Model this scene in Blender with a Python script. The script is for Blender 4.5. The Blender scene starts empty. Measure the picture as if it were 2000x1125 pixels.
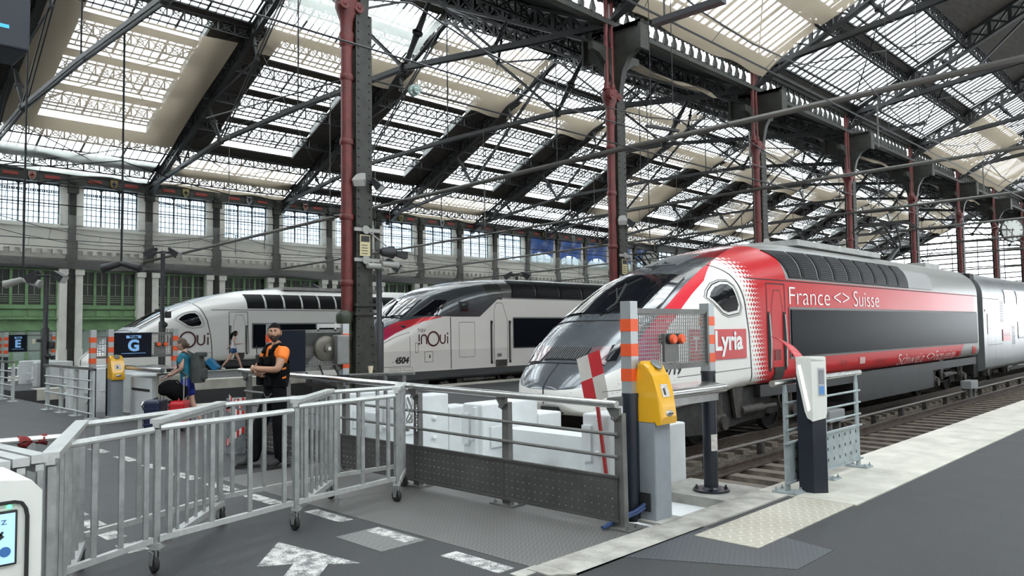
import bpy, bmesh, math, random
from mathutils import Vector, Matrix
random.seed(7)
SC = bpy.context.scene
COL = SC.collection
PI = math.pi

# ------------------------------------------------------------------ camera, sky, exposure
F_PX = 1501.0
AX_X, AX_Y, AX_Z = ((0.715802, 0.046232, 0.696771), (0.698182, -0.028833, -0.715339), (-0.012981, 0.998515, -0.052917))   # world axes written in the camera's (right, up, back) frame
cam = bpy.data.cameras.new('camera')
cam.sensor_width = 36.0
cam.lens = F_PX / 2000.0 * 36.0
cam.clip_end = 1000
cam_ob = bpy.data.objects.new('camera', cam)
COL.objects.link(cam_ob)
m = Matrix((AX_X, AX_Y, AX_Z)).to_4x4()
m.translation = Vector((0, 0, 1.72))
cam_ob.matrix_world = m
SC.camera = cam_ob

world = bpy.data.worlds.new('overcast_sky')
world.use_nodes = True
SC.world = world
bg = world.node_tree.nodes['Background']
bg.inputs[0].default_value = (0.90, 0.96, 1.0, 1)
bg.inputs[1].default_value = 8.0
SC.view_settings.view_transform = 'Standard'
SC.view_settings.look = 'None'
SC.view_settings.gamma = 1
SC.view_settings.exposure = 0.0
SC.cycles.max_bounces = 8
SC.cycles.transparent_max_bounces = 24
SC.cycles.diffuse_bounces = 4
SC.cycles.glossy_bounces = 3
SC.cycles.caustics_reflective = False
SC.cycles.caustics_refractive = False
SC.cycles.use_denoising = True
SC.cycles.sample_clamp_indirect = 6.0

# ------------------------------------------------------------------ materials
MATS = {}
def _mat(name):
    mt = bpy.data.materials.new(name); mt.use_nodes = True
    nt = mt.node_tree
    return mt, nt, nt.nodes['Principled BSDF']
def mat(name, col, rough=0.5, metal=0.0, var=0.0, scale=3.0, bump=0.0, bscale=40.0, coat=0.0, spec=None, col2=None, stretch=None, emit=None):
    """plain procedural material: base colour broken up by noise between two tones, optional fine bump"""
    if name in MATS: return MATS[name]
    mt, nt, b = _mat(name)
    b.inputs['Base Color'].default_value = (*col, 1)
    b.inputs['Roughness'].default_value = rough
    b.inputs['Metallic'].default_value = metal
    if spec is not None: b.inputs['Specular IOR Level'].default_value = spec
    if coat: b.inputs['Coat Weight'].default_value = coat; b.inputs['Coat Roughness'].default_value = 0.08
    if emit: b.inputs['Emission Color'].default_value = (*emit[:3], 1); b.inputs['Emission Strength'].default_value = emit[3]
    tc = None
    if var or col2 or bump:
        tc = nt.nodes.new('ShaderNodeTexCoord')
        src = tc.outputs['Object']
        if stretch:
            mp = nt.nodes.new('ShaderNodeMapping'); mp.inputs['Scale'].default_value = stretch
            nt.links.new(src, mp.inputs[0]); src = mp.outputs[0]
    if var or col2:
        n = nt.nodes.new('ShaderNodeTexNoise'); n.inputs['Scale'].default_value = scale; n.inputs['Detail'].default_value = 6; n.inputs['Roughness'].default_value = 0.65
        nt.links.new(src, n.inputs['Vector'])
        r = nt.nodes.new('ShaderNodeValToRGB')
        c2 = col2 or tuple(max(0, c * (1 - var)) for c in col)
        c1 = col if col2 else tuple(min(1, c * (1 + var * 0.5)) for c in col)
        r.color_ramp.elements[0].position = 0.35; r.color_ramp.elements[0].color = (*c2, 1)
        r.color_ramp.elements[1].position = 0.65; r.color_ramp.elements[1].color = (*c1, 1)
        nt.links.new(n.outputs['Fac'], r.inputs[0]); nt.links.new(r.outputs[0], b.inputs['Base Color'])
    if bump:
        n2 = nt.nodes.new('ShaderNodeTexNoise'); n2.inputs['Scale'].default_value = bscale; n2.inputs['Detail'].default_value = 4
        nt.links.new(src, n2.inputs['Vector'])
        bp = nt.nodes.new('ShaderNodeBump'); bp.inputs['Strength'].default_value = bump; bp.inputs['Distance'].default_value = 0.02
        nt.links.new(n2.outputs['Fac'], bp.inputs['Height']); nt.links.new(bp.outputs[0], b.inputs['Normal'])
    MATS[name] = mt
    return mt

class S:
    """a shader socket with arithmetic, so patterns can be written as formulas"""
    def __init__(s, nt, k): s.nt = nt; s.k = k
    def _op(s, op, *o):
        n = s.nt.nodes.new('ShaderNodeMath'); n.operation = op
        for i, v in enumerate((s,) + o):
            if isinstance(v, S): s.nt.links.new(v.k, n.inputs[i])
            else: n.inputs[i].default_value = float(v)
        return S(s.nt, n.outputs[0])
    def __add__(s, o): return s._op('ADD', o)
    __radd__ = __add__
    def __sub__(s, o): return s._op('SUBTRACT', o)
    def __rsub__(s, o): return s._op('MULTIPLY', -1)._op('ADD', o)
    def __mul__(s, o): return s._op('MULTIPLY', o)
    __rmul__ = __mul__
    def __truediv__(s, o): return s._op('DIVIDE', o)
    def __gt__(s, o): return s._op('GREATER_THAN', o)
    def __lt__(s, o): return s._op('LESS_THAN', o)
    def __and__(s, o): return s._op('MULTIPLY', o)
    def __or__(s, o): return s._op('MAXIMUM', o)
    def inv(s): return 1 - s
    def abs(s): return s._op('ABSOLUTE')
    def mod(s, o): return s._op('FLOORED_MODULO', o)
    def pow(s, o): return s._op('POWER', o)
    def floor(s): return s._op('FLOOR')
def coords(nt, which='Object'):
    tc = nt.nodes.new('ShaderNodeTexCoord'); sp = nt.nodes.new('ShaderNodeSeparateXYZ')
    nt.links.new(tc.outputs[which], sp.inputs[0])
    return [S(nt, sp.outputs[i]) for i in range(3)]
def noise(nt, scale, detail=4, stretch=None, rough=0.6):
    tc = nt.nodes.new('ShaderNodeTexCoord'); n = nt.nodes.new('ShaderNodeTexNoise')
    n.inputs['Scale'].default_value = scale; n.inputs['Detail'].default_value = detail; n.inputs['Roughness'].default_value = rough
    src = tc.outputs['Object']
    if stretch:
        mp = nt.nodes.new('ShaderNodeMapping'); mp.inputs['Scale'].default_value = stretch
        nt.links.new(src, mp.inputs[0]); src = mp.outputs[0]
    nt.links.new(src, n.inputs['Vector'])
    return S(nt, n.outputs['Fac'])
def mixc(nt, fac, a, b):
    n = nt.nodes.new('ShaderNodeMix'); n.data_type = 'RGBA'
    nt.links.new(fac.k, n.inputs[0])
    for i, v in ((6, a), (7, b)):
        if isinstance(v, tuple): n.inputs[i].default_value = (*v, 1)
        else: nt.links.new(v, n.inputs[i])
    return n.outputs[2]
def mixf(nt, fac, a, b):
    n = nt.nodes.new('ShaderNodeMix'); n.data_type = 'FLOAT'
    nt.links.new(fac.k, n.inputs[0])
    for i, v in ((2, a), (3, b)):
        if isinstance(v, (int, float)): n.inputs[i].default_value = v
        else: nt.links.new(v, n.inputs[i])
    return n.outputs[0]
def curve(nt, x, pts, x0, x1, y0, y1):
    """piecewise-linear function of x"""
    n = nt.nodes.new('ShaderNodeValToRGB'); r = n.color_ramp; r.interpolation = 'LINEAR'
    while len(r.elements) < len(pts): r.elements.new(0.5)
    for e, (px, py) in zip(r.elements, pts):
        e.position = (px - x0) / (x1 - x0); g = (py - y0) / (y1 - y0); e.color = (g, g, g, 1)
    t = (x - x0) / (x1 - x0)
    nt.links.new(t.k, n.inputs[0])
    return S(nt, n.outputs[0]) * (y1 - y0) + y0
def bump(nt, b, h, strength=0.4, dist=0.01):
    n = nt.nodes.new('ShaderNodeBump'); n.inputs['Strength'].default_value = strength; n.inputs['Distance'].default_value = dist
    nt.links.new(h.k, n.inputs['Height']); nt.links.new(n.outputs[0], b.inputs['Normal'])

def see_through(name, col, clear, trans=0.5, rough=1.0):
    """sheet that lets some light straight through and scatters the rest (dirty glass, netting)"""
    mt = bpy.data.materials.new(name); mt.use_nodes = True; nt = mt.node_tree
    nt.nodes.remove(nt.nodes['Principled BSDF']); out = nt.nodes['Material Output']
    d = nt.nodes.new('ShaderNodeBsdfDiffuse'); d.inputs[0].default_value = (*col, 1)
    t = nt.nodes.new('ShaderNodeBsdfTranslucent'); t.inputs[0].default_value = (*col, 1)
    c = nt.nodes.new('ShaderNodeBsdfTransparent')
    m1 = nt.nodes.new('ShaderNodeMixShader'); m1.inputs[0].default_value = trans
    nt.links.new(d.outputs[0], m1.inputs[1]); nt.links.new(t.outputs[0], m1.inputs[2])
    m2 = nt.nodes.new('ShaderNodeMixShader'); m2.inputs[0].default_value = clear
    nt.links.new(m1.outputs[0], m2.inputs[1]); nt.links.new(c.outputs[0], m2.inputs[2])
    nt.links.new(m2.outputs[0], out.inputs[0])
    MATS[name] = mt
    return mt

# ------------------------------------------------------------------ mesh builder
class MB:
    def __init__(s): s.v = []; s.f = []; s.mi = []; s.cur = 0; s.sm = []; s.smooth = False
    def face(s, idx): s.f.append(tuple(idx)); s.mi.append(s.cur); s.sm.append(s.smooth)
    def quad(s, a, b, c, d):
        n = len(s.v); s.v += [tuple(a), tuple(b), tuple(c), tuple(d)]; s.face((n, n+1, n+2, n+3))
    def poly(s, pts):
        n = len(s.v); s.v += [tuple(p) for p in pts]; s.face(range(n, n + len(pts)))
    def hexa(s, P):
        n = len(s.v); s.v += [tuple(p) for p in P]
        for q in ((0,3,2,1),(4,5,6,7),(0,1,5,4),(1,2,6,5),(2,3,7,6),(3,0,4,7)): s.face([n+i for i in q])
    def box(s, x0, x1, y0, y1, z0, z1):
        s.hexa([(x0,y0,z0),(x1,y0,z0),(x1,y1,z0),(x0,y1,z0),(x0,y0,z1),(x1,y0,z1),(x1,y1,z1),(x0,y1,z1)])
        return s
    def bbox(s, x0, x1, y0, y1, z0, z1, r=0.01):
        """box with all twelve edges chamfered"""
        bm = bmesh.new(); bmesh.ops.create_cube(bm, size=1)
        for v in bm.verts: v.co = Vector(((x0+x1)/2+v.co.x*(x1-x0), (y0+y1)/2+v.co.y*(y1-y0), (z0+z1)/2+v.co.z*(z1-z0)))
        bmesh.ops.bevel(bm, geom=list(bm.edges), offset=r, segments=2, affect='EDGES', profile=0.5)
        s.bm(bm); return s
    def bm(s, bm, M=None):
        n = len(s.v); bm.verts.index_update()
        for v in bm.verts: s.v.append(tuple(M @ v.co) if M else tuple(v.co))
        for f in bm.faces: s.face([n + v.index for v in f.verts])
        bm.free()
    def bar(s, p, q, w=0.05, h=None, up=(0,0,1)):
        """rectangular bar from p to q; w across, h along up"""
        h = h or w; p = Vector(p); q = Vector(q); d = (q - p)
        if d.length < 1e-6: return s
        d.normalize(); u = Vector(up)
        a = d.cross(u)
        if a.length < 1e-4: a = d.cross(Vector((1,0,0)))
        a.normalize(); b = a.cross(d).normalized()
        a = a * (w/2); b = b * (h/2)
        s.hexa([p-a-b, p+a-b, q+a-b, q-a-b, p-a+b, p+a+b, q+a+b, q-a+b]); return s
    def tube(s, path, r, n=8, caps=True, rz=None):
        """round tube along a list of points; r a number or list"""
        P = [Vector(p) for p in path]; k = len(P); R = r if isinstance(r, (list, tuple)) else [r] * k
        base = len(s.v); ref = None; sm = s.smooth; s.smooth = n > 4
        for i in range(k):
            d = (P[min(i+1, k-1)] - P[max(i-1, 0)]).normalized()
            if ref is None:
                ref = d.cross(Vector((0,0,1)))
                if ref.length < 1e-3: ref = d.cross(Vector((1,0,0)))
            a = (ref - d * ref.dot(d)).normalized(); ref = a; b = d.cross(a)
            for j in range(n):
                t = 2*PI*j/n; s.v.append(tuple(P[i] + (a*math.cos(t) + b*math.sin(t)) * R[i]))
        for i in range(k-1):
            for j in range(n):
                j2 = (j+1) % n
                s.face((base+i*n+j, base+i*n+j2, base+(i+1)*n+j2, base+(i+1)*n+j))
        s.smooth = False
        if caps:
            s.face([base+j for j in reversed(range(n))]); s.face([base+(k-1)*n+j for j in range(n)])
        s.smooth = sm; return s
    def lathe(s, prof, c=(0,0,0), axis='Z', n=16, M=None, ang=2*PI):
        """revolve (radius, height) pairs round an axis through c"""
        base = len(s.v); c = Vector(c); sm = s.smooth; s.smooth = True
        for r, h in prof:
            for j in range(n):
                t = ang*j/n; x, y = r*math.cos(t), r*math.sin(t)
                p = Vector((x,y,h)) if axis == 'Z' else Vector((h,x,y)) if axis == 'X' else Vector((y,h,x))
                if M: p = M @ p
                s.v.append(tuple(c + p))
        for i in range(len(prof)-1):
            for j in range(n):
                j2 = (j+1) % n; s.face((base+i*n+j, base+i*n+j2, base+(i+1)*n+j2, base+(i+1)*n+j))
        s.smooth = False
        s.face([base+j for j in reversed(range(n))]); s.face([base+(len(prof)-1)*n+j for j in range(n)])
        s.smooth = sm; return s
    def disc(s, c, r, axis, t=0.01, n=24):
        return s.lathe([(r, -t/2), (r, t/2)], c, axis, n)
    def prism(s, pts, axis, a, b):
        """closed 2-D outline pushed from a to b along an axis; outline coords are the other two axes in order"""
        def P(u, v, w): return (w,u,v) if axis == 'X' else (u,w,v) if axis == 'Y' else (u,v,w)
        n = len(pts); k = len(s.v)
        s.v += [P(u,v,a) for u,v in pts] + [P(u,v,b) for u,v in pts]
        s.face(range(k, k+n)); s.face([k+n+i for i in reversed(range(n))])
        for i in range(n):
            j = (i+1) % n; s.face((k+i, k+n+i, k+n+j, k+j))
        return s
    def grid(s, fn, nu, nv, smooth=True, wrap=False):
        base = len(s.v); sm = s.smooth; s.smooth = smooth
        for i in range(nu+1):
            for j in range(nv+1): s.v.append(tuple(fn(i/nu, j/nv)))
        for i in range(nu):
            for j in range(nv):
                a = base+i*(nv+1)+j; s.face((a, a+nv+1, a+nv+2, a+1))
        s.smooth = sm; return s
    def sheet(s, fn, nu, nv, th):
        """grid given a thickness th along its normal"""
        bm = bmesh.new(); V = [[bm.verts.new(fn(i/nu, j/nv)) for j in range(nv+1)] for i in range(nu+1)]
        for i in range(nu):
            for j in range(nv): bm.faces.new((V[i][j], V[i+1][j], V[i+1][j+1], V[i][j+1]))
        bmesh.ops.recalc_face_normals(bm, faces=bm.faces)
        bmesh.ops.solidify(bm, geom=list(bm.faces), thickness=th)
        sm = s.smooth; s.smooth = True; s.bm(bm); s.smooth = sm; return s
    def ball(s, c, r, n=12, sc=(1,1,1)):
        pr = []
        for i in range(n//2+1):
            t = -PI/2 + PI*i/(n//2); pr.append((max(r*math.cos(t), 1e-4), r*math.sin(t)))
        k = len(s.v); s.lathe(pr, (0,0,0), 'Z', n)
        for i in range(k, len(s.v)):
            x,y,z = s.v[i]; s.v[i] = (c[0]+x*sc[0], c[1]+y*sc[1], c[2]+z*sc[2])
        return s
    def xform(s, M, k=0):
        for i in range(k, len(s.v)): s.v[i] = tuple(M @ Vector(s.v[i]))
        return s
    def build(s, name, mats, parent=None, loc=True, fix=True):
        """link as one mesh; coordinates are world ones unless loc is False (already local to the parent)"""
        me = bpy.data.meshes.new(name)
        off = Vector((0,0,0))
        if parent is not None and loc:
            p = parent
            while p: off += p.location; p = p.parent
        vv = s.v if not off.length else [(x-off.x, y-off.y, z-off.z) for x,y,z in s.v]
        me.from_pydata(vv, [], s.f)
        ms = mats if isinstance(mats, (list, tuple)) else [mats]
        for q in ms: me.materials.append(q)
        me.polygons.foreach_set('material_index', s.mi)
        me.polygons.foreach_set('use_smooth', s.sm)
        if fix:
            bm = bmesh.new(); bm.from_mesh(me); bmesh.ops.recalc_face_normals(bm, faces=bm.faces); bm.to_mesh(me); bm.free()
        me.update()
        if any(s.sm): me.set_sharp_from_angle(angle=math.radians(42))
        ob = bpy.data.objects.new(name, me); COL.objects.link(ob)
        if parent is not None: ob.parent = parent
        return ob

def tag(o, label=None, cat=None, group=None, kind=None):
    if label: o['label'] = label
    if cat: o['category'] = cat
    if group: o['group'] = group
    if kind: o['kind'] = kind
    return o
def thing(name, label, cat, loc=(0,0,0), group=None, kind=None):
    o = bpy.data.objects.new(name, None); COL.objects.link(o); o.location = loc; o.empty_display_size = 0.2
    return tag(o, label, cat, group, kind)
def struct(name, mb, mats, parent=None):
    o = mb.build(name, mats, parent)
    if parent is None: o['kind'] = 'structure'
    return o
def dup(root, loc=None, label=None, group=None, rz=None):
    def cp(o, par):
        c = o.copy(); COL.objects.link(c); c.parent = par
        for ch in list(o.children): cp(ch, c)
        return c
    c = cp(root, None)
    if loc is not None: c.location = loc
    if rz is not None: c.rotation_euler = (0,0,rz)
    if label: c['label'] = label
    if group: c['group'] = group
    return c
ORD = 'first second third fourth fifth sixth seventh eighth ninth tenth eleventh twelfth thirteenth fourteenth fifteenth sixteenth seventeenth eighteenth nineteenth twentieth twenty-first twenty-second'.split()

FONT = {}
def text_pts(txt, size=1.0, bold=0.0, space=1.0, shear=0.0):
    """lettering as flat triangles: (verts2d, faces, width)"""
    cu = bpy.data.curves.new('t', 'FONT'); cu.body = txt; cu.size = size; cu.offset = bold; cu.space_character = space; cu.shear = shear
    cu.resolution_u = 6
    ob = bpy.data.objects.new('t', cu); COL.objects.link(ob)
    dg = bpy.context.evaluated_depsgraph_get(); me = bpy.data.meshes.new_from_object(ob.evaluated_get(dg))
    vs = [(v.co.x, v.co.y) for v in me.vertices]; fs = [tuple(p.vertices) for p in me.polygons]
    bpy.data.objects.remove(ob); bpy.data.curves.remove(cu); bpy.data.meshes.remove(me)
    return vs, fs
def letter(mb, txt, size, place, bold=0.0, width=None, space=1.0, shear=0.0, sub=False):
    """add lettering to mb; place(u, v) maps text coords to 3-D; width rescales the line"""
    vs, fs = text_pts(txt, size, bold, space, shear)
    if not vs: return mb
    x0 = min(v[0] for v in vs); x1 = max(v[0] for v in vs); k = (width/(x1-x0)) if width else 1.0
    n = len(mb.v); mb.v += [tuple(place((v[0]-x0)*k, v[1])) for v in vs]
    for f in fs: mb.face([n+i for i in f])
    return mb
# ================================================================== SETTING
XW, XC, ZE, SL = -47.0, -12.9, 10.4, 0.475
XM = (XW + XC) / 2; ZR = ZE + SL * (XM - XW); BAY = 8.7; YK = [8.7 + BAY*k for k in range(-1, 15)]; YEND = YK[-1]
NB = len(YK) - 1
iron = mat('dark_iron', (0.013, 0.0135, 0.014), 0.5, 0.0, var=0.4, scale=2.0)
iron_g = mat('green_black_iron', (0.026, 0.027, 0.021), 0.5, 0.0, var=0.5, scale=4.0, bump=0.15)
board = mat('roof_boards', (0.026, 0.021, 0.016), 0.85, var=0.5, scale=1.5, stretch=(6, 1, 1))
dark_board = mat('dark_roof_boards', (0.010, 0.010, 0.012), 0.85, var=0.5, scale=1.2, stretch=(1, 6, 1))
curbm = mat('grey_curb', (0.25, 0.26, 0.25), 0.7, var=0.3)
pane = see_through('roof_glass', (0.82, 0.88, 0.88), 0.80, 0.6)
wpane = see_through('wall_window_glass', (0.62, 0.70, 0.76), 0.06, 0.85)
red = mat('pipe_red', (0.115, 0.016, 0.014), 0.45, var=0.35, scale=5, bump=0.08)
stone = mat('pale_stone', (0.74, 0.725, 0.66), 0.85, var=0.15, scale=1.2, bump=0.15, bscale=12)
conc = mat('concrete', (0.36, 0.35, 0.32), 0.85, var=0.35, scale=2.5, bump=0.2, bscale=30)
shop_green = mat('shop_green', (0.20, 0.34, 0.17), 0.5, var=0.15, scale=2)
shop_dark = mat('shop_window_dark', (0.03, 0.035, 0.03), 0.15)
shop_pale = mat('shop_window_pale', (0.34, 0.42, 0.37), 0.25, var=0.3, scale=0.6)

def asphalt():
    mt, nt, b = _mat('asphalt')
    x, y, z = coords(nt)
    big = noise(nt, 0.35, 5); mid = noise(nt, 3.0, 5); fine = noise(nt, 90, 2)
    f = big*0.55 + mid*0.35 + (fine - .5)*1.5 + 0.02
    c = mixc(nt, f, (0.012, 0.0123, 0.013), (0.075, 0.0755, 0.077))
    nt.links.new(c, b.inputs['Base Color'])
    r = mixf(nt, big*0.6 + mid*0.4, 0.42, 0.78); nt.links.new(r, b.inputs['Roughness'])
    b.inputs['Specular IOR Level'].default_value = 0.5
    bump(nt, b, fine*0.7 + noise(nt, 260, 1)*0.5, 0.35, 0.006)
    return mt
asph = asphalt()
pale_edge = mat('pale_platform_stone', (0.56, 0.54, 0.47), 0.75, var=0.22, scale=2.0, bump=0.15, bscale=60)
kerb_stone = mat('kerb_concrete', (0.40, 0.385, 0.345), 0.85, var=0.4, scale=3.0, bump=0.3, bscale=40)
def ballast_mat():
    mt, nt, b = _mat('ballast')
    tc = nt.nodes.new('ShaderNodeTexCoord'); vo = nt.nodes.new('ShaderNodeTexVoronoi'); vo.inputs['Scale'].default_value = 11
    nt.links.new(tc.outputs['Object'], vo.inputs['Vector'])
    hs = nt.nodes.new('ShaderNodeSeparateColor'); nt.links.new(vo.outputs['Color'], hs.inputs[0])
    c = mixc(nt, S(nt, hs.outputs[0])*0.6 + noise(nt, 0.8, 4)*0.5 - 0.05, (0.045, 0.037, 0.030), (0.27, 0.225, 0.18))
    nt.links.new(c, b.inputs['Base Color']); b.inputs['Roughness'].default_value = 0.9
    bump(nt, b, S(nt, vo.outputs['Distance']).inv(), 1.0, 0.08)
    return mt
ballast = ballast_mat()

# ---- platforms and concourse (each a solid slab), pits between them
PITS = [(-10.3, -3.8), (-24.7, -18.45), (-37.0, -30.85)]
def slab(name, x0, x1, y0, y1, z1=0.0, m=None):
    return struct(name, MB().box(x0, x1, y0, y1, -1.2, z1), m or asph)
slab('floor', XW, 9.0, -22.0, 5.62)
slab('floor_platform', -3.8, 9.0, 5.62, YEND + 30)
slab('floor_platform', -18.45, -10.3, 5.62, YEND + 30)
slab('floor_platform', -30.85, -24.7, 5.62, YEND + 30, 0.18)
slab('floor_platform', XW, -37.0, 5.62, YEND + 30)
for a, b in PITS:
    o = MB().box(a, b, 9.2, YEND + 30, -1.2, -0.80).build('track_ballast', ballast); tag(o, None, None, None, 'stuff')
    struct('floor_pit', MB().box(a, b, 5.62, 9.2, -1.2, -0.60), conc)
# pale edge strips of the platforms
def edge(x0, x1, y0, z=0.0): struct('trim_platform_edge', MB().box(x0, x1, y0, YEND + 30, z - 0.3, z + 0.012), pale_edge)
edge(-3.83, -2.83, 7.55)
struct('trim_kerb', MB().box(-3.83, -3.5, 4.2, 7.55, -0.7, 0.014), kerb_stone)
struct('trim_kerb', MB().prism([(-3.83,4.05),(-3.62,4.05),(-3.5,4.2),(-3.5,5.9),(-3.83,5.9)], 'Z', 0.0, 0.012), kerb_stone)
for x0, x1, z in ((-10.9, -10.28, 0), (-18.47, -17.75, 0), (-25.3, -24.68, .18), (-30.87, -30.25, .18), (-37.6, -36.98, 0)): edge(x0, x1, 6.2, z)
# tracks
rail_m = mat('rail_steel', (0.10, 0.075, 0.06), 0.5, 0.3, var=0.4, scale=6)
rail_top = mat('rail_running_top', (0.42, 0.40, 0.38), 0.25, 0.9)
sleeper_m = mat('old_timber', (0.15, 0.125, 0.10), 0.9, var=0.5, scale=4, stretch=(1, 8, 1))
def track(x, y0, zr, label):
    t = thing('railway_track', label, 'track', (x, y0, zr - 0.2), 'tracks running out of the hall')
    for sx in (-0.735, 0.735):
        b = MB(); X = x + sx
        b.box(X-.07, X+.07, y0, YEND+30, zr-.17, zr-.14); b.box(X-.012, X+.012, y0, YEND+30, zr-.14, zr-.04)
        b.box(X-.035, X+.035, y0, YEND+30, zr-.04, zr-.003)
        r = b.build('rail', rail_m, t)
        MB().box(X-.03, X+.03, y0, YEND+30, zr-.003, zr).build('running_surface', rail_top, r)
    b = MB(); y = y0 + .4
    while y < 70: b.box(x-1.25, x+1.25, y, y+.26, zr-.25, zr-.17); y += .62
    b.build('sleeper', sleeper_m, t)['kind'] = 'stuff'
AX1, AXL, AX2, AX2b, AX3, AX3b = -5.70, -8.65, -20.05, -23.0, -32.45, -35.3
for x, l in ((AX1, 'empty railway track beside our pale edged platform'), (AXL, 'railway track under the red and white train'), (AX2, 'railway track under the grey and white middle train'),
             (AX2b, 'empty railway track behind the middle train'), (AX3, 'railway track under the white far left train'), (AX3b, 'empty railway track nearest the green shopfronts')):
    track(x, 9.3, -0.55, l)

# ---- left wall: a bay is 4.35 m, stone piers with an iron post, window above, green shopfront below
HB = 4.09   # pitch of the wall windows
def wall_bays():
    YS = [17.4 - 6*HB + HB*j for j in range(0, 38)]
    band = mat('wall_dark_band', (0.06, 0.06, 0.06), 0.8, var=0.3)
    w = MB()
    w.box(XW-.6, XW, YS[0], YEND, 5.9, 7.7)                      # spandrel
    w.box(XW-.45, XW+.12, YS[0], YEND, 7.55, 7.76)               # sill
    w.box(XW-.45, XW+.16, YS[0], YEND, 6.35, 6.75)               # string course
    y = YS[0]
    while y < 75: w.box(XW, XW+.22, y, y+.22, 6.12, 6.38); y += .5   # dentils
    for j, y in enumerate(YS):
        for s in (-1, 1):
            a, b = sorted((y + s*.2, y + s*.58))
            w.box(XW-.5, XW+.12, a, b, 7.7, 10.0)
            w.box(XW-.5, XW+.22, a, b, 0, 5.3); w.box(XW-.5, XW+.3, a-.06, b+.06, 5.0, 5.3); w.box(XW-.5, XW+.26, a-.03, b+.03, 0, .9)
    struct('wall_left', w, stone)
    struct('trim_wall_band', MB().box(XW-.5, XW+.32, YS[0], YEND, 5.3, 5.75), band)
    p = MB()
    for y in YS:
        p.box(XW-.2, XW+.3, y-.17, y+.17, 0, 10); p.box(XW-.2, XW+.42, y-.25, y+.25, 9.5, 10.0); p.box(XW-.2, XW+.38, y-.24, y+.24, 5.6, 6.9)
    struct('trim_wall_posts', p, iron_g)
    fr = MB(); fr.box(XW-.4, XW+.35, YS[0], YEND, 9.97, 10.62); fr.box(XW-.4, XW+.45, YS[0], YEND, 10.5, 10.66)
    for y in YS: fr.disc((XW+.4, y, 10.25), .26, 'X', .1, 20); fr.disc((XW+.46, y, 10.25), .15, 'X', .1, 16)
    struct('trim_frieze', fr, iron_g)
    plaque = mat('red_plaque', (0.20, 0.025, 0.016), 0.6)
    cols = [((.16,.13,.10),(.22,.03,.03)), ((.16,.10,.02),(.03,.035,.07)), ((.18,.15,.05),(.06,.05,.03)), ((.22,.22,.21),(.02,.02,.025))]
    sh = [(mat('shield_field%d' % i, a, .5), mat('shield_device%d' % i, b, .5)) for i, (a, b) in enumerate(cols)]
    for j in range(0, 17):
        y0, y1 = YS[j], YS[j] + HB; yc = (y0+y1)/2
        for i in (-1, 1):
            o = MB().box(XW+.35, XW+.38, yc + i*.98 - .36, yc + i*.98 + .36, 10.17, 10.34).build('frieze_plaque', plaque)
            tag(o, 'red plaque just %s of the shield over wall window %s' % ('left' if i < 0 else 'right', ORD[j]), 'plaque', 'red plaques along the frieze')
        f, d = sh[j % 4]
        t = thing('heraldic_shield', 'small painted heraldic shield on the frieze over wall window %s' % ORD[j], 'shield', (XW+.36, yc, 10.05), 'shields along the frieze')
        MB().prism([(yc-.19,10.46),(yc+.19,10.46),(yc+.19,10.2),(yc+.11,10.03),(yc,9.95),(yc-.11,10.03),(yc-.19,10.2)], 'X', XW+.36, XW+.46).build('shield_plate', f if j != 3 else sh[0][1], t)
        c = MB(); c.box(XW+.46, XW+.48, yc-.05, yc+.05, 10.06, 10.40); c.box(XW+.46, XW+.48, yc-.13, yc+.13, 10.2, 10.29)
        c.build('shield_device', d if j != 3 else mat('white_enamel', (.75,.75,.73), .4), t)
    # windows
    frame = mat('window_iron', (0.03, 0.032, 0.03), 0.5)
    a, b = .58, HB - .58; W = b - a
    f = MB(); X0 = XW - .2
    f.box(X0, X0+.08, a, a+.05, 7.72, 9.97); f.box(X0, X0+.08, b-.05, b, 7.72, 9.97); f.box(X0, X0+.08, a, b, 7.72, 7.78); f.box(X0, X0+.08, a, b, 9.90, 9.97)
    for i in (1, 2): f.box(X0-.01, X0+.12, a+W*i/3-.035, a+W*i/3+.035, 7.72, 9.97)
    for i in range(1, 12):
        if i % 4: f.box(X0, X0+.04, a+W*i/12-.016, a+W*i/12+.016, 7.75, 9.95)
    for z in (8.08, 8.40, 8.72, 9.04, 9.36, 9.50, 9.60): f.box(X0, X0+.04, a, b, z-.016, z+.016)
    i = a
    while i < b: f.box(X0, X0+.04, i, i+.05, 9.50, 9.60); i += .11
    for i in range(3):                                            # arched heads of the three lights
        c = a + W*(i+.5)/3; r = W/6
        pts = [(c+r*math.cos(t), 9.72 + .25*math.sin(t)) for t in [PI*q/8 for q in range(9)]]
        for s in (0, 1):
            half = pts[:5] if s == 0 else pts[4:]
            f.prism(half + [(half[-1][0] if s == 0 else half[0][0] - 0, 9.97), (c + (r if s == 0 else -r), 9.97)] if s == 0 else half + [(c - r, 9.97)], 'X', X0, X0+.06)
    g = MB().box(X0+.02, X0+.03, a+.02, b-.02, 7.74, 9.95)
    wn0 = None
    for j, y in enumerate(YS[:-1]):
        if wn0 is None:
            wn0 = thing('window_1', None, None, (XW, y, 7.7), None, 'structure')
            for q, mtl, nm in ((f, frame, 'window_frame'), (g, wpane, 'window_pane')):
                q.xform(Matrix.Translation((0, y, 0))); q.build(nm, mtl, wn0)
        else:
            c = dup(wn0, (XW, y, 7.7)); c.name = 'window_%d' % (j+1)
    # green shopfronts
    gm, gp, gd = MB(), MB(), MB(); X0 = XW - .25; a, b = .58, HB-.58; W = b-a
    gm.box(X0-.1, X0, a, b, 0, 5.3)
    for i in range(5):
        y = a + W*i/4; gm.box(X0, X0+.1, y-.07, y+.07, 3.3, 5.3)
    gm.box(X0, X0+.14, a, b, 3.12, 3.34); gm.box(X0, X0+.08, a, b, 5.2, 5.3); gm.box(X0, X0+.2, a, b, 2.55, 2.66)
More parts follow.
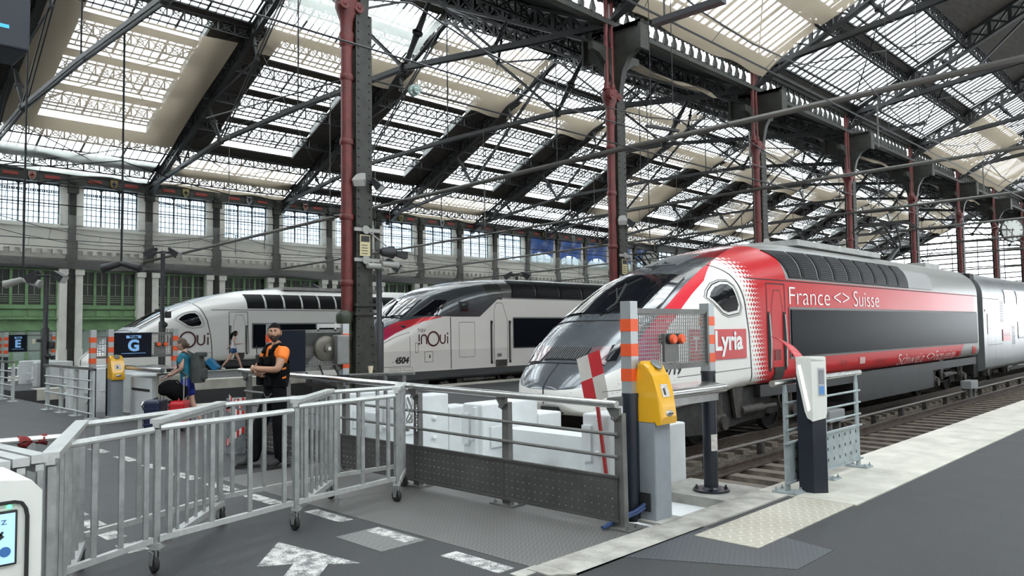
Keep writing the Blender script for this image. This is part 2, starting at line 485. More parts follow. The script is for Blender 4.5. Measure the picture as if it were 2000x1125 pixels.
    for i in range(4): gm.box(X0, X0+.06, a+W*i/4+.1, a+W*(i+1)/4-.1, 2.72, 3.06)
    for y in (a, a+W*.28, a+W*.52, a+W*.76, b): gm.box(X0, X0+.1, y-.06, y+.06, 0, 2.0)
    gm.box(X0, X0+.1, a, b, 1.94, 2.06)
    for i in range(4):
        y0, y1 = a+W*i/4+.08, a+W*(i+1)/4-.08
        gd.box(X0, X0+.03, y0, y1, 3.36, 5.2)
        for z in (3.5, 3.62, 3.74, 3.86): gp.box(X0+.03, X0+.05, y0, y1, z, z+.03)
        gp.box(X0+.03, X0+.05, (y0+y1)/2-.015, (y0+y1)/2+.015, 3.9, 5.2); gp.box(X0+.03, X0+.05, y0, y1, 4.5, 4.53)
    gl = MB()
    for u0, u1 in ((0, .28), (.28, .52), (.52, .76), (.76, 1)): gl.box(X0, X0+.03, a+W*u0+.07, a+W*u1-.07, .35, 1.93)
    bar_m = mat('shop_rail', (.30, .36, .26), .5)
    d0 = None
    for j, y in enumerate(YS[:-1]):
        if d0 is None:
            d0 = thing('door_1', None, None, (XW, y, 0), None, 'structure')
            for q, mtl, nm in ((gm, shop_green, 'shopfront'), (gd, shop_dark, 'upper_pane'), (gp, bar_m, 'glazing_bar'), (gl, shop_pale, 'lower_pane')):
                q.xform(Matrix.Translation((0, y, 0))); q.build(nm, mtl, d0)
        else:
            c = dup(d0, (XW, y, 0)); c.name = 'door_%d' % (j+1)
wall_bays()
struct('wall_left_backing', MB().box(XW-1.6, XW-1.2, -10, YEND, 0, 7.0), mat('dark_backing', (.05,.05,.05), .9))

# ---- roof prototype meshes, one bay long (y from 0 to BAY), x measured from the eave at zero, z from the eave
def rz(d): return SL * d
def lattice(mb, p, q, h, n, w=.05, ring=True, up=Vector((0,0,1))):
    """lattice girder: two chords, crosses and a ring in every cell"""
    p = Vector(p); q = Vector(q); d = (q-p)/n; L = d.length
    mb.bar(p, q, .09, .06); mb.bar(p+up*h, q+up*h, .09, .06)
    side = d.normalized().cross(up)
    for i in range(n):
        a = p + d*i; b = a + d
        mb.bar(a, a+up*h, w*1.4, w, side)
        mb.bar(a, b+up*h, w*.7, w*.8, side); mb.bar(a+up*h, b, w*.7, w*.8, side)
        if ring and i % 1 == 0:
            c = (a+b)/2 + up*h/2; r = min(L, h)*.30; k = 8
            P = [c + d.normalized()*r*math.cos(2*PI*t/k) + up*r*math.sin(2*PI*t/k) for t in range(k)]
            for t in range(k): mb.bar(P[t], P[(t+1) % k], w*.7, w*.6, side)
    mb.bar(q, q+up*h, w*1.4, w, side)
def slope_bay(kind):
    """returns dict of builders for one bay of a roof slope; x grows towards the ridge"""
    B = {k: MB() for k in ('ceiling_boards', 'glazing_bar', 'roof_pane', 'curb')}
    P = []
    def board_(d0, d1, y0, y1, lift=0.0, key='ceiling_boards'):
        B[key].hexa([(d0,y0,rz(d0)+lift),(d1,y0,rz(d1)+lift),(d1,y1,rz(d1)+lift),(d0,y1,rz(d0)+lift)] + [(d,y,rz(d)+lift+.08) for d,y in ((d0,y0),(d1,y0),(d1,y1),(d0,y1))])
    def glass(d0, d1, y0, y1, lift=0.0, step=.41):
        b = B['roof_pane']; b.hexa([(d,y,rz(d)+lift+e) for e in (.03, .045) for d,y in ((d0,y0),(d1,y0),(d1,y1),(d0,y1))])
        g = B['glazing_bar']; n = max(2, round((y1-y0)/step))
        for i in range(n+1):
            y = y0 + (y1-y0)*i/n; w = .10 if i % 5 == 0 else .034
            g.bar((d0,y,rz(d0)+lift), (d1,y,rz(d1)+lift), w, .07)
        for e in (d0, d0+.28, d1): g.bar((e,y0,rz(e)+lift), (e,y1,rz(e)+lift), .07, .07)
    def purlin(d, lift=0.0):
        m_ = MB(); lattice(m_, (d,0,rz(d)-.52+lift), (d,BAY,rz(d)-.52+lift), .50, 11); P.append(m_)
    full = lambda d0, d1: glass(d0, d1, .22, BAY-.22)
    if kind == 'glazed':                                           # wall-side slope of the left hall
        full(.25, 1.35); purlin(1.5); board_(1.4, 1.95, 0, BAY); full(1.95, 3.6); purlin(3.75); board_(3.65, 4.35, 0, BAY)
        for d0, d1 in ((4.4, 6.0), (6.5, 8.2), (8.7, 10.4), (10.9, 12.4)):
            glass(d0, d1, 1.75, BAY-1.75, .42)
            for y in (1.72, BAY-1.75): B['curb'].hexa([(d,yy,rz(d)+e) for e in (-.02, .48) for d,yy in ((d0-.1,y),(d1+.1,y),(d1+.1,y+.05),(d0-.1,y+.05))])
        for d in (6.05, 8.25, 10.45): board_(d, d+.38, 1.7, BAY-1.7, .2); purlin(d+.1)
        for y0, y1 in ((0, 1.75), (BAY-1.75, BAY)): board_(4.35, 12.5, y0, y1)
        board_(12.4, 12.9, 0, BAY); purlin(12.6); full(12.9, 14.7); purlin(14.85); board_(14.7, 15.1, 0, BAY); full(15.1, 16.7); board_(16.7, 17.05, 0, BAY)
    elif kind == 'boarded':                                        # column-side slope of the left hall
        purlin(3.0); board_(.9, 14.4, 0, BAY, 0, 'ceiling_boards'); purlin(7.5); full(14.5, 16.5); board_(16.5, 17.05, 0, BAY); board_(0, .9, 0, BAY)
    elif kind == 'right':                                          # slope over our own platform
        board_(0, .5, 0, BAY); full(.5, 2.35); purlin(2.6); board_(2.4, 2.85, 0, BAY); full(2.85, 4.7); purlin(4.8); board_(4.75, 13.5, 0, BAY); purlin(9); full(13.6, 17.05)  # ridge glazing lies out of view, added to let daylight in
    elif kind == 'open': board_(0, 9, 0, BAY); full(9, 16.5); board_(16.5, 17.05, 0, BAY)  # far slope, never in view; its glazed strip is added to light the hall
    # slender cross bracing
    g = B['glazing_bar']
    if kind in ('glazed', 'right'):
        for d0, d1 in (((.3, 4.3), (4.5, 12.4)) if kind == 'glazed' else ((.3, 4.8),)):
            g.bar((d0,.3,rz(d0)-.2), (d1,BAY-.3,rz(d1)-.2), .045, .045); g.bar((d1,.3,rz(d1)-.2), (d0,BAY-.3,rz(d0)-.2), .045, .045)
    return B, P
LIFT = .7   # the roof over our own platform springs from above the valley girder
def place_slope(kind, x0, sgn, k0, k1):
    B, P = slope_bay(kind); Z0 = ZE + (LIFT if kind in ('right', 'open') else 0)
    T = Matrix(((sgn,0,0,x0),(0,1,0,YK[k0]),(0,0,1,Z0),(0,0,0,1)))
    root = thing('ceiling', None, None, (x0, YK[k0], Z0), None, 'structure')
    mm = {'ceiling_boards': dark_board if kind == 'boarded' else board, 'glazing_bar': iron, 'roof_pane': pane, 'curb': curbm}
    for nm, b in B.items():
        if b.v: b.xform(T).build(nm, mm[nm], root)
    for p in P: p.xform(T).build('lattice_purlin', iron, root)
    for k in range(k0+1, k1): dup(root, (x0, YK[k], Z0))
place_slope('glazed', XW, 1, 0, NB)
place_slope('boarded', XC, -1, 0, NB)
place_slope('right', XC, 1, 0, NB)
place_slope('open', XC + 34.1, -1, 0, NB)

# ---- trusses: lattice rafters, raised tie, cast struts with a swollen middle, rods
def strut(p, q, r=.085):
    p = Vector(p); q = Vector(q); d = (q-p); L = d.length; d.normalize()
    prof = [(r*1.7,0),(r*1.7,.06),(r*.8,.16),(r*1.15,L*.40),(r*1.3,L*.46),(r*2.0,L*.48),(r*2.1,L*.5),(r*2.0,L*.52),(r*1.3,L*.54),(r*1.15,L*.60),(r*.8,L-.16),(r*1.7,L-.06),(r*1.7,L)]
    return MB().lathe(prof, p, 'Z', 8, d.to_track_quat('Z', 'Y').to_matrix())
def make_truss(x0, x1, label, name='roof_truss', dz=0):
    y = YK[1]; xm = (x0+x1)/2; W = xm-x0; ZE = globals()['ZE'] + dz; ZR = globals()['ZR'] + dz
    t = thing(name, label, 'roof truss', (x0, y, ZE-.2), 'iron roof trusses across the halls')
    def L(d, dz=0): return (x0+d, y, ZE+SL*d+dz)
    def Rr(d, dz=0): return (x1-d, y, ZE+SL*d+dz)
    node = 9.5; zt = 11.45 + dz
    for Pf in (L, Rr):
        b = MB(); a, c = Vector(Pf(0, -.55)), Vector(Pf(W, -.55)); a.z -= .15; c.z -= .15; lattice(b, a, c, .62, 24, .10, False)
        for h in (0, .62): b.bar(a+Vector((0,0,h)), c+Vector((0,0,h)), .26, .09)
        b.build('rafter', iron, t)
        mn = Vector((Pf(node)[0], y, zt)); sn = (Vector(Pf(0, -.1)) + mn)/2; apex = Vector(Pf(W, -.5)); hi = (mn + apex)/2
        strut(mn, Pf(node-1.6, -.5), .10).build('strut', iron, t)
        strut(sn, Pf(node*.5-.75, -.5), .07).build('strut', iron, t)
        strut(hi, Pf(W*.76, -.5), .07).build('strut', iron, t)
        r = MB()
        for dy in (-.07, .07): r.bar(mn+Vector((0,dy,0)), apex+Vector((0,dy,0)), .05, .09)
        r.bar(sn, Pf(node-1.6, -.5), .07, .07); r.bar(hi, Pf(node-1.6, -.5), .07, .07)
        r.ball(mn, .22, 8); r.ball(sn, .15, 8); r.ball(hi, .14, 8)
        r.build('brace_rod', iron, t)
        b = MB()
        for dy in (-.09, .09): b.bar(Vector(Pf(0, -.1))+Vector((0,dy,0)), mn+Vector((0,dy,0)), .07, .17)
        b.build('tie_bar', iron, t)
    b = MB(); a = Vector((L(node)[0], y, zt)); c = Vector((Rr(node)[0], y, zt)); mid = Vector((xm, y, zt+.12))
    for dy in (-.09, .09): b.bar(a+Vector((0,dy,0)), mid+Vector((0,dy,0)), .06, .17); b.bar(mid+Vector((0,dy,0)), c+Vector((0,dy,0)), .06, .17)
    b.bar(mid, (xm, y, ZR-.5), .05, .05)
    b.build('tie_bar', iron, t)
    return t
t0 = make_truss(XW, XC, 'dark iron roof truss meeting the first red piped column')
t1 = make_truss(XC, XC+34.1, 'dark iron truss over our platform springing from the first red piped column', dz=LIFT)
for k in range(2, NB+1):
    dup(t0, (XW, YK[k], ZE-.2), 'dark iron roof truss meeting the %s red piped column' % ORD[k-1])
    dup(t1, (XC, YK[k], ZE+LIFT-.2), 'dark iron truss over our platform springing from the %s red piped column' % ORD[k-1])

# ---- columns with red drainpipe and capital, and the girder between them
def make_column():
    y = YK[1]; x = XC
    t = thing('iron_column', 'riveted iron column nearest us with red drainpipe, before the middle train', 'column', (x, y, 0), 'riveted columns with red pipes')
    s = MB(); ys = y + .16
    def w(z): return .19 + max(0, 2.3-z)*.055
    Z = [0, .8, 1.6, 2.3, 5, 8.1]
    for za, zb in zip(Z, Z[1:]):
        a, b = w(za), w(zb)
        s.hexa([(x-a,ys-a,za),(x+a,ys-a,za),(x+a,ys+a,za),(x-a,ys+a,za),(x-b,ys-b,zb),(x+b,ys-b,zb),(x+b,ys+b,zb),(x-b,ys+b,zb)])
    for z in (2.02, 2.2): s.box(x-.25, x+.25, ys-.25, ys+.25, z, z+.06)
    z = .25
    while z < 8.1:
        for o in (-.13, .13):
            e = w(z); k = e/.19
            s.lathe([(.026,0),(.022,.012),(.012,.02)], (x+e, ys+o*k, z), 'X', 6); s.lathe([(.026,0),(.022,.012),(.012,.02)], (x+o*k, ys-e, z), 'Y', 6)
        z += .17
    # the head swells into curved brackets
    for sg in (-1, 1):
        pts = [(x+sg*.0, 8.0), (x+sg*.19, 8.0), (x+sg*.24, 8.5), (x+sg*.34, 8.95), (x+sg*.55, 9.3), (x+sg*.85, 9.45), (x+sg*1.0, 9.45), (x+sg*1.0, 10.15), (x+sg*.0, 10.25)]
        s.prism(pts, 'Y', ys-.10, ys+.10)
        pts = [(ys+sg*.1, 8.3), (ys+sg*.2, 8.6), (ys+sg*.4, 9.05), (ys+sg*.8, 9.35), (ys+sg*1.1, 9.4), (ys+sg*1.1, 9.6), (ys+sg*.1, 9.6)]
        s.prism(pts, 'X', x-.08, x+.08)
    for sx in (-1, 1):                                            # panelled box ends
        s.box(x+sx*1.0-.04, x+sx*1.0+.04, ys-.2, ys+.2, 9.4, 10.2); s.box(x-1.05, x+1.05, ys-.2, ys+.2, 10.12, 10.2)
    s.build('riveted_shaft', iron_g, t)
    p = MB(); yp = y - .16; xp = x + .05
    p.lathe([(.115,2.1),(.115,7.42)], (xp, yp, 0), 'Z', 16)
    for z in (2.6, 3.9, 5.4, 6.7): p.lathe([(.125,z),(.14,z+.03),(.14,z+.09),(.125,z+.12)], (xp, yp, 0), 'Z', 16)
    p.build('drainpipe', red, t)
    c = MB()
    c.lathe([(.115,7.65),(.15,7.72),(.14,7.82),(.155,7.9),(.125,7.98),(.14,8.2),(.20,8.38),(.23,8.46),(.23,8.62),(.19,8.66)], (xp, yp, -.28), 'Z', 16)
    for sg in (-1, 1):
        c.lathe([(.05,-.05),(.11,-.05),(.11,.05),(.05,.05)], (xp+.16, yp+sg*.17, 8.18), 'X', 14); c.ball((xp+.2, yp+sg*.17, 8.18), .05, 8)
        c.lathe([(.10,8.6),(.13,8.66),(.09,8.74),(.09,8.85)], (xp, yp+sg*.13, -.28), 'Z', 12)
    c.build('capital', red, t)
    for sg in (-1, 1):
        MB().lathe([(.062,8.52),(.062,11.4)], (xp, yp+sg*.13, 0), 'Z', 10).lathe([(.075,9.6),(.075,9.66)], (xp, yp+sg*.13, 0), 'Z', 10).build('upper_pipe', red, t)
    b = MB()
    b.lathe([(.20,0),(.20,.25),(.15,.32),(.145,1.2),(.14,1.55),(.16,1.6),(.16,1.68),(.14,1.74),(.145,1.86),(.165,1.92),(.168,2.02),(.15,2.08),(.118,2.12)], (xp-.02, yp-.04, 0), 'Z', 18)
    b.build('pedestal', mat('pedestal_green', (.035,.042,.025), .4, var=.3), t)
    return t
col0 = make_column()
COLS = {1: col0}
for k in range(2, NB+1):
    COLS[k] = dup(col0, (XC, YK[k], 0), '%s riveted iron column with red drainpipe, counted from the nearest' % ORD[k-1])
def girder():
    b = MB(); y0 = YK[1]
    b.box(XC-.12, XC+.12, y0, y0+BAY, 10.25, 10.38); b.box(XC-.12, XC+.12, y0, y0+BAY, 10.98, 11.1); b.box(XC-.35, XC+.35, y0, y0+BAY, 11.1, 11.17)
    n = 16
    for i in range(n):                                            # vase-shaped balusters with plates between
        y = y0 + .3 + (BAY-.6)*i/n
        b.lathe([(.05,10.38),(.09,10.45),(.11,10.6),(.05,10.8),(.08,10.9),(.05,10.98)], (XC, y, 0), 'Z', 6)
        b.box(XC-.02, XC+.02, y+.12, y+.42, 10.38, 10.5); b.box(XC-.02, XC+.02, y+.22, y+.32, 10.84, 10.98)
    o = b.build('trim_valley_girder', iron_g); o['kind'] = 'structure'
    for k in range(2, NB):
        c = o.copy(); COL.objects.link(c); c.location.y = BAY*(k-1)
girder()
# far gable: iron screen under an arch, mostly open to the daylight
def gable():
    for x0, x1 in ((XW, XC), (XC, XC+34.1)):
        b = MB(); y = YEND; xm = (x0+x1)/2
        pts = [(x0, ZE), (xm, ZR), (x1, ZE)]; arc = [(x1 - .3 - (x1-x0-.6)*i/20, ZE - .7 + SL*min(i, 20-i)/20*(x1-x0-.6)*.99) for i in range(21)]
        for i in range(20):
            a, c = arc[i], arc[i+1]; top = lambda x: ZE + SL*(min(x-x0, x1-x))
            b.prism([a, c, (c[0], top(c[0])), (a[0], top(a[0]))], 'Y', y-.2, y+.2)
        for i in range(1, 10): b.box(x0+(x1-x0)*i/10-.05, x0+(x1-x0)*i/10+.05, y-.1, y+.1, 5.0, 14.5)
        for z in (5.0, 7.5, 10.0, 12.5): b.box(x0, x1, y-.08, y+.08, z-.08, z+.08)
        struct('wall_gable', b, iron)
gable()

# unseen closure walls and rear roof, added to shut out sky light from behind
struct('wall_unseen_back', MB().box(XW-.5, 22.2, -22.6, -22, 0, 19), mat('closure_wall', (.30,.29,.27), .9, var=.2, scale=.3))
struct('wall_unseen_right', MB().box(21.7, 22.2, -22, YEND, 0, 11), mat('closure_wall', (0,0,0)))
struct('wall_unseen_left', MB().box(XW-.6, XW, -22, -7.2, 0, 11), mat('closure_wall', (0,0,0)))
for x0, x1 in ((XW, XC), (XC, XC+34.1)):
    xm = (x0+x1)/2; b = MB()
    for a, c in ((x0, xm), (x1, xm)):
        n = 6
        for i in range(n):
            if i in (2, 3): continue
            p, q = a+(c-a)*i/n, a+(c-a)*(i+1)/n; zp, zq = ZE+SL*abs(p-a), ZE+SL*abs(q-a)
            b.hexa([(p,-22,zp),(q,-22,zq),(q,0,zq),(p,0,zp),(p,-22,zp+.1),(q,-22,zq+.1),(q,0,zq+.1),(p,0,zp+.1)])
    struct('ceiling_unseen_rear', b, board)
    g = MB()
    for a, c in ((x0, xm), (x1, xm)):
        p, q = a+(c-a)*2/6, a+(c-a)*4/6; zp, zq = ZE+SL*abs(p-a), ZE+SL*abs(q-a)
        g.hexa([(p,-22,zp+.03),(q,-22,zq+.03),(q,0,zq+.03),(p,0,zp+.03),(p,-22,zp+.05),(q,-22,zq+.05),(q,0,zq+.05),(p,0,zp+.05)])
    struct('ceiling_unseen_rear_pane', g, pane)
# ================================================================== TRAINS
def lerp(pts, s):
    if s <= pts[0][0]: return pts[0][1]
    for (a, fa), (b, fb) in zip(pts, pts[1:]):
        if s <= b: return fa + (fb-fa)*(s-a)/(b-a)
    return pts[-1][1]
def smooth_pts(pts, n=8):
    """Catmull-Rom refinement of a profile so the loft has no kinks"""
    out = []
    for i in range(len(pts)-1):
        p0 = pts[max(i-1,0)]; p1 = pts[i]; p2 = pts[i+1]; p3 = pts[min(i+2,len(pts)-1)]
        for k in range(n):
            t = k/n; x = p1[0] + (p2[0]-p1[0])*t
            m1 = (p2[1]-p0[1])/max(p2[0]-p0[0],1e-6)*(p2[0]-p1[0]); m2 = (p3[1]-p1[1])/max(p3[0]-p1[0],1e-6)*(p2[0]-p1[0])
            y = (2*t**3-3*t**2+1)*p1[1] + (t**3-2*t**2+t)*m1 + (-2*t**3+3*t**2)*p2[1] + (t**3-t**2)*m2
            out.append((x, y))
    return out + [pts[-1]]
class Hull:
    """power-car shell: s runs back from the nose tip, w across, z up; every section is a rounded box"""
    def __init__(h, ax, y0, zt, zb, W, te, ne, tb=.10, length=21.4):
        h.ax, h.y0, h.L = ax, y0, length
        h.zt, h.zb, h.W, h.te, h.ne, h.tb = smooth_pts(zt), smooth_pts(zb), smooth_pts(W), te, ne, tb
    def sec(h, s): return lerp(h.zb, s), lerp(h.zt, s), lerp(h.W, s), lerp(h.te, s), lerp(h.ne, s)
    def half(h, s, z):
        zb, zt, W, te, ne = h.sec(s); t = min(1, max(0, (z-zb)/(zt-zb)))
        if t > te: return W * max(0, 1-((t-te)/(1-te))**ne)**(1/ne)
        if t < h.tb: return W * (.80 + .20*max(0, 1-((h.tb-t)/h.tb)**2)**.5)
        return W
    def top(h, s, w):
        zb, zt, W, te, ne = h.sec(s); k = min(1, abs(w)/W)
        return zb + (zt-zb)*(te + (1-te)*max(0, 1-k**ne)**(1/ne))
    def side(h, s, z, off=0.0, sg=1): return (h.ax + sg*(h.half(s, z)+off), h.y0+s, z)
    def roof(h, s, w, off=0.0): return (h.ax + w, h.y0+s, h.top(s, w)+off)
    def shell(h, st, n=40):
        mb = MB(); mb.smooth = True; base = 0
        def ring(s):
            zb, zt, W, te, ne = h.sec(s); P = []
            # half outline by parameter from bottom centre to top centre
            P.append((0, zb)); P.append((W*.5, zb))
            for i in range(7):
                t = h.tb*i/6; P.append((W*(.80+.20*(1-((h.tb-t)/h.tb)**2)**.5), zb+(zt-zb)*t))
            for i in range(1, 9): t = h.tb + (te-h.tb)*i/8; P.append((W, zb+(zt-zb)*t))
            for i in range(1, 21):
                a = PI/2*i/20; x = math.cos(a)**(2/ne); y = math.sin(a)**(2/ne)
                P.append((W*x, zb+(zt-zb)*(te+(1-te)*y)))
            full = P + [(-x, z) for x, z in P[-2:0:-1]]
            return [(h.ax+x, h.y0+s, z) for x, z in full]
        R = [ring(s) for s in st]; m_ = len(R[0])
        for r in R: mb.v += r
        for i in range(len(R)-1):
            for j in range(m_):
                j2 = (j+1) % m_; mb.face((i*m_+j, i*m_+j2, (i+1)*m_+j2, (i+1)*m_+j))
        mb.smooth = False; mb.face(range(m_)); mb.face([(len(R)-1)*m_+j for j in reversed(range(m_))])
        return mb
    def spatch(h, s0, s1, z0, z1, off, th=.02, nu=6, nv=6, sg=1, shape=None):
        """slab lying on the flank; shape(u, v) may bend the outline"""
        def f(u, v):
            s, z = (s0+(s1-s0)*u, z0+(z1-z0)*v) if shape is None else shape(u, v)
            return h.side(s, z, off, sg)
        return MB().sheet(f, nu, nv, th)
    def rpatch(h, s0, s1, w0, w1, off, th=.02, nu=8, nv=8, shape=None):
        def f(u, v):
            s, w = (s0+(s1-s0)*u, w0+(w1-w0)*v) if shape is None else shape(u, v)
            return h.roof(s, w, off)
        return MB().sheet(f, nu, nv, th)
    def spoly(h, pts, off, mb=None, sg=1, n=5):
        """polygon outline on the flank, cut into a fan that follows the curve"""
        mb = mb or MB(); cs = sum(p[0] for p in pts)/len(pts); cz = sum(p[1] for p in pts)/len(pts)
        ring = []
        for (a, b), (c, d) in zip(pts, pts[1:]+pts[:1]):
            for k in range(n): ring.append((a+(c-a)*k/n, b+(d-b)*k/n))
        base = len(mb.v); m_ = len(ring)
        for q in range(4):
            f = 1 - q/4.0*.999
            for s, z in ring: mb.v.append(h.side(cs+(s-cs)*f, cz+(z-cz)*f, off if q else off-.03, sg) if q else h.side(s, z, -.01, sg))
        for s, z in ring: mb.v.append(h.side(s, z, off, sg))
        K = [0, 4, 1, 2, 3]
        for a, b in zip(K, K[1:]):
            for j in range(m_):
                j2 = (j+1) % m_; mb.face((base+a*m_+j, base+a*m_+j2, base+b*m_+j2, base+b*m_+j))
        mb.face([base+3*m_+j for j in range(m_)])
        return mb
    def sline(h, pts, w, off=.004, mb=None, sg=1, n=6):
        """thin painted or gap line along the flank"""
        mb = mb or MB()
        for (a, b), (c, d) in zip(pts, pts[1:]):
            L = math.hypot(c-a, d-b); nx, nz = -(d-b)/L*w/2, (c-a)/L*w/2
            for k in range(n):
                q = []
                for t, s_ in ((k/n,1),((k+1)/n,1),((k+1)/n,-1),(k/n,-1)): q.append(h.side(a+(c-a)*t+nx*s_, b+(d-b)*t+nz*s_, off, sg))
                mb.quad(*q)
        return mb
    def stext(h, mb, txt, s, z, size, width=None, bold=0, off=.012, shear=0, space=1.0, slope=0.0):
        return letter(mb, txt, size, lambda u, v: h.side(s+u, z+v+slope*u, off), bold, width, space, shear)

black_gloss = mat('black_glass', (0.006, 0.007, 0.010), 0.06, coat=.8, spec=1.0)
cab_glass = mat('cab_glass', (0.004, 0.005, 0.007), 0.12, spec=.25)
win_panel = mat('dark_window_panel', (0.006, 0.0075, 0.011), 0.30, spec=.03)
seam_m = mat('seam_black', (0.015, 0.015, 0.015), 0.7)
seam_g = mat('seam_grey', (0.20, 0.20, 0.20), 0.6)
under_m = mat('underframe', (0.020, 0.019, 0.018), 0.75, var=.5, scale=5)
under_l = mat('underframe_grime', (0.042, 0.037, 0.032), 0.7, var=.6, scale=6)
skirt_m = mat('grey_skirt', (0.022, 0.023, 0.025), 0.5, var=.3, scale=1.5)
steel_m = mat('bare_steel', (0.45, 0.45, 0.44), 0.35, 0.8, var=.2)
lettering_white = mat('white_lettering', (0.80, 0.79, 0.77), .4)
lettering_plum = mat('plum_lettering', (0.07, 0.018, 0.024), .4)
lettering_black = mat('black_lettering', (0.02, 0.02, 0.02), .5)
WHITE, GREY_D, RED_L, GREY_L = (0.82, 0.805, 0.765), (0.085, 0.095, 0.105), (0.52, 0.030, 0.035), (0.30, 0.30, 0.285)
def livery(name, kind, hull):
    mt, nt, b = _mat(name); x, y, z = coords(nt); w = x.abs(); s = y
    dirt = noise(nt, 1.3, 6, (1, .4, 1.5)); speck = noise(nt, 26, 2)
    white = mixc(nt, (dirt - .35)*1.2, tuple(c*.90 for c in WHITE), WHITE)
    white = mixc(nt, (speck > .70) & (s < 2.0) & (z < .75+.55), white, (0.10, .09, .07))  # insects on the nose
    c = white
    if kind == 'lyria':
        wB = curve(nt, s, [(0,1.4),(.35,1.16),(.8,1.10),(1.4,1.08),(2.2,1.05),(3.2,.96),(4.4,.78),(5.6,.5),(6.4,.2),(7,0.0)], 0, 7, 0, 1.4)
        zG = curve(nt, s, [(0,.70),(.15,.74),(.5,.95),(.9,1.12),(1.2,.9)], 0, 1.2, 0, 1.4)
        band = (w < wB + .20) & (w > wB) & (s < 4.2) & (s > .6) & (w < wB + (4.2 - s)*.22) & (z > 1.0)
        mag = mixc(nt, (s - .7)*.9, (.28,.03,.22), (.60,.035,.05))
        c = mixc(nt, band, c, mag)
        grey = mixc(nt, noise(nt, 2.2, 6), (.085,.095,.105), (.19,.205,.22))
        hood = ((w < wB) & (z > zG)) & (s < 7)
        c = mixc(nt, hood, c, grey)
        # halftone fade into the red of the flank
        lim = 5.05 - (z - .55)*.22 - ((z > 2.69) & S(nt, x.abs().k).inv().inv())*0
        lim = 5.28 - (z - .55)*.20
        u = (s - (lim - .75)) / .75
        row = (z*11).floor(); dot = ((s*9 + row.mod(2)*.5).mod(1) - .5).abs()*1.1 + ((z*11).mod(1) - .5).abs()*.9
        dots = (dot < (u*.95)) & (u > 0)
        redz = (dots | (u > 1)) & (z > .53) & (s < 21)
        roofred = (z < 3.42) | (s < 6.1)
        top_ok = ((z < 2.69) | (s < 6.12)) & roofred
        rd = mixc(nt, dirt, tuple(q*.9 for q in RED_L), RED_L)
        gy = mixc(nt, dirt, tuple(q*.8 for q in GREY_L), GREY_L)
        c = mixc(nt, (s > 5.6) & (z > .4), c, gy)
        c = mixc(nt, redz & top_ok & ((z > 1.02) | (s < 18.48 + (z-.45)*1.9)).inv().inv(), c, rd)
        c = mixc(nt, (z > 3.50) & (s > 6.1), c, tuple((.42,.42,.40)))
        c = mixc(nt, (z < .53) & (s > 4.46), c, (.05,.052,.056))
        metal = hood*.35; rough = mixf(nt, hood, .28, .16)
        nt.links.new(metal.k, b.inputs['Metallic']); nt.links.new(rough, b.inputs['Roughness'])
        nt.links.new((hood*.5 + .03).k, b.inputs['Coat Weight']); b.inputs['Coat Roughness'].default_value = .06; nt.links.new((hood*.4 + .12).k, b.inputs['Specular IOR Level'])
    else:
        lower = mixc(nt, (z < 1.42), white, tuple(q*.90 for q in WHITE)) if kind == 'inoui' else white
        c = lower
        if kind == 'inoui':
            wB = curve(nt, s, [(0,1.1),(1,1.14),(2.5,1.05),(4.4,.8),(6.4,.15),(7,0)], 0, 7, 0, 1.4)
            hood = ((w < wB) & (z > 1.0)) & (s < 6)
            c = mixc(nt, hood, c, (.40,.42,.44))
        nt.links.new((mixf(nt, dirt, .25, .42)), b.inputs['Roughness'])
        b.inputs['Coat Weight'].default_value = .4; b.inputs['Coat Roughness'].default_value = .08
    nt.links.new(c, b.inputs['Base Color'])
    return mt

def bogie(t, ax, y, zr=-.55, m=None):
    """two wheelsets, frame, axle boxes and dampers"""
    m = m or under_m
    g = MB(); X = ax
    for sx in (-1, 1):
        g.box(X+sx*1.02-.09, X+sx*1.02+.09, y-1.9, y+1.9, zr+.42, zr+.72); g.prism([(y-.6,zr+.35),(y+.6,zr+.35),(y+1.0,zr+.78),(y-1.0,zr+.78)], 'X', X+sx*1.05-.06, X+sx*1.05+.06)
    g.box(X-1.05, X+1.05, y-.25, y+.25, zr+.45, zr+.75)
    o = g.build('bogie', m, t)
    for dy in (-1.5, 1.5):
        wv = MB()
        for sx in (-1, 1): wv.lathe([(.10,-.07),(.45,-.07),(.46,-.05),(.45,.0),(.45,.065),(.40,.07),(.38,.03),(.16,.03),(.16,.10),(.05,.10)], (X+sx*.75, y+dy, zr+.46), 'X', 24, Matrix.Scale(sx, 3, Vector((1,0,0))) if sx < 0 else None)
        wv.lathe([(.08,-.75),(.08,.75)], (X, y+dy, zr+.46), 'X', 10)
        wv.build('wheelset', m, o)
        for sx in (-1, 1):
            a = MB(); a.bbox(X+sx*1.22-.12, X+sx*1.22+.12, y+dy-.18, y+dy+.18, zr+.30, zr+.62, .04); a.lathe([(.13,-.05),(.13,.05)], (X+sx*1.36, y+dy, zr+.46), 'X', 14)
            a.tube([(X+sx*1.2, y+dy+.05, zr+.6), (X+sx*1.2, y+dy+.05, zr+1.0)], .10, 10)
            a.build('axle_box', under_l, o)
    for sx in (-1, 1):
        d = MB(); d.tube([(X+sx*1.30, y-.75, zr+.62), (X+sx*1.30, y+.15, zr+.62)], .09, 12); d.tube([(X+sx*1.30, y+.15, zr+.62), (X+sx*1.30, y+.75, zr+.62)], .05, 10)
        d.prism([(y-.95,zr+.5),(y-.75,zr+.5),(y-.65,zr+1.15),(y-1.1,zr+1.15)], 'X', X+sx*1.30-.03, X+sx*1.30+.03)
        d.tube([(X+sx*1.33, y+.9+.05*math.sin(k), zr+1.05-.5*k/8) for k in range(9)], .03, 6)
        d.build('damper', under_l, o)
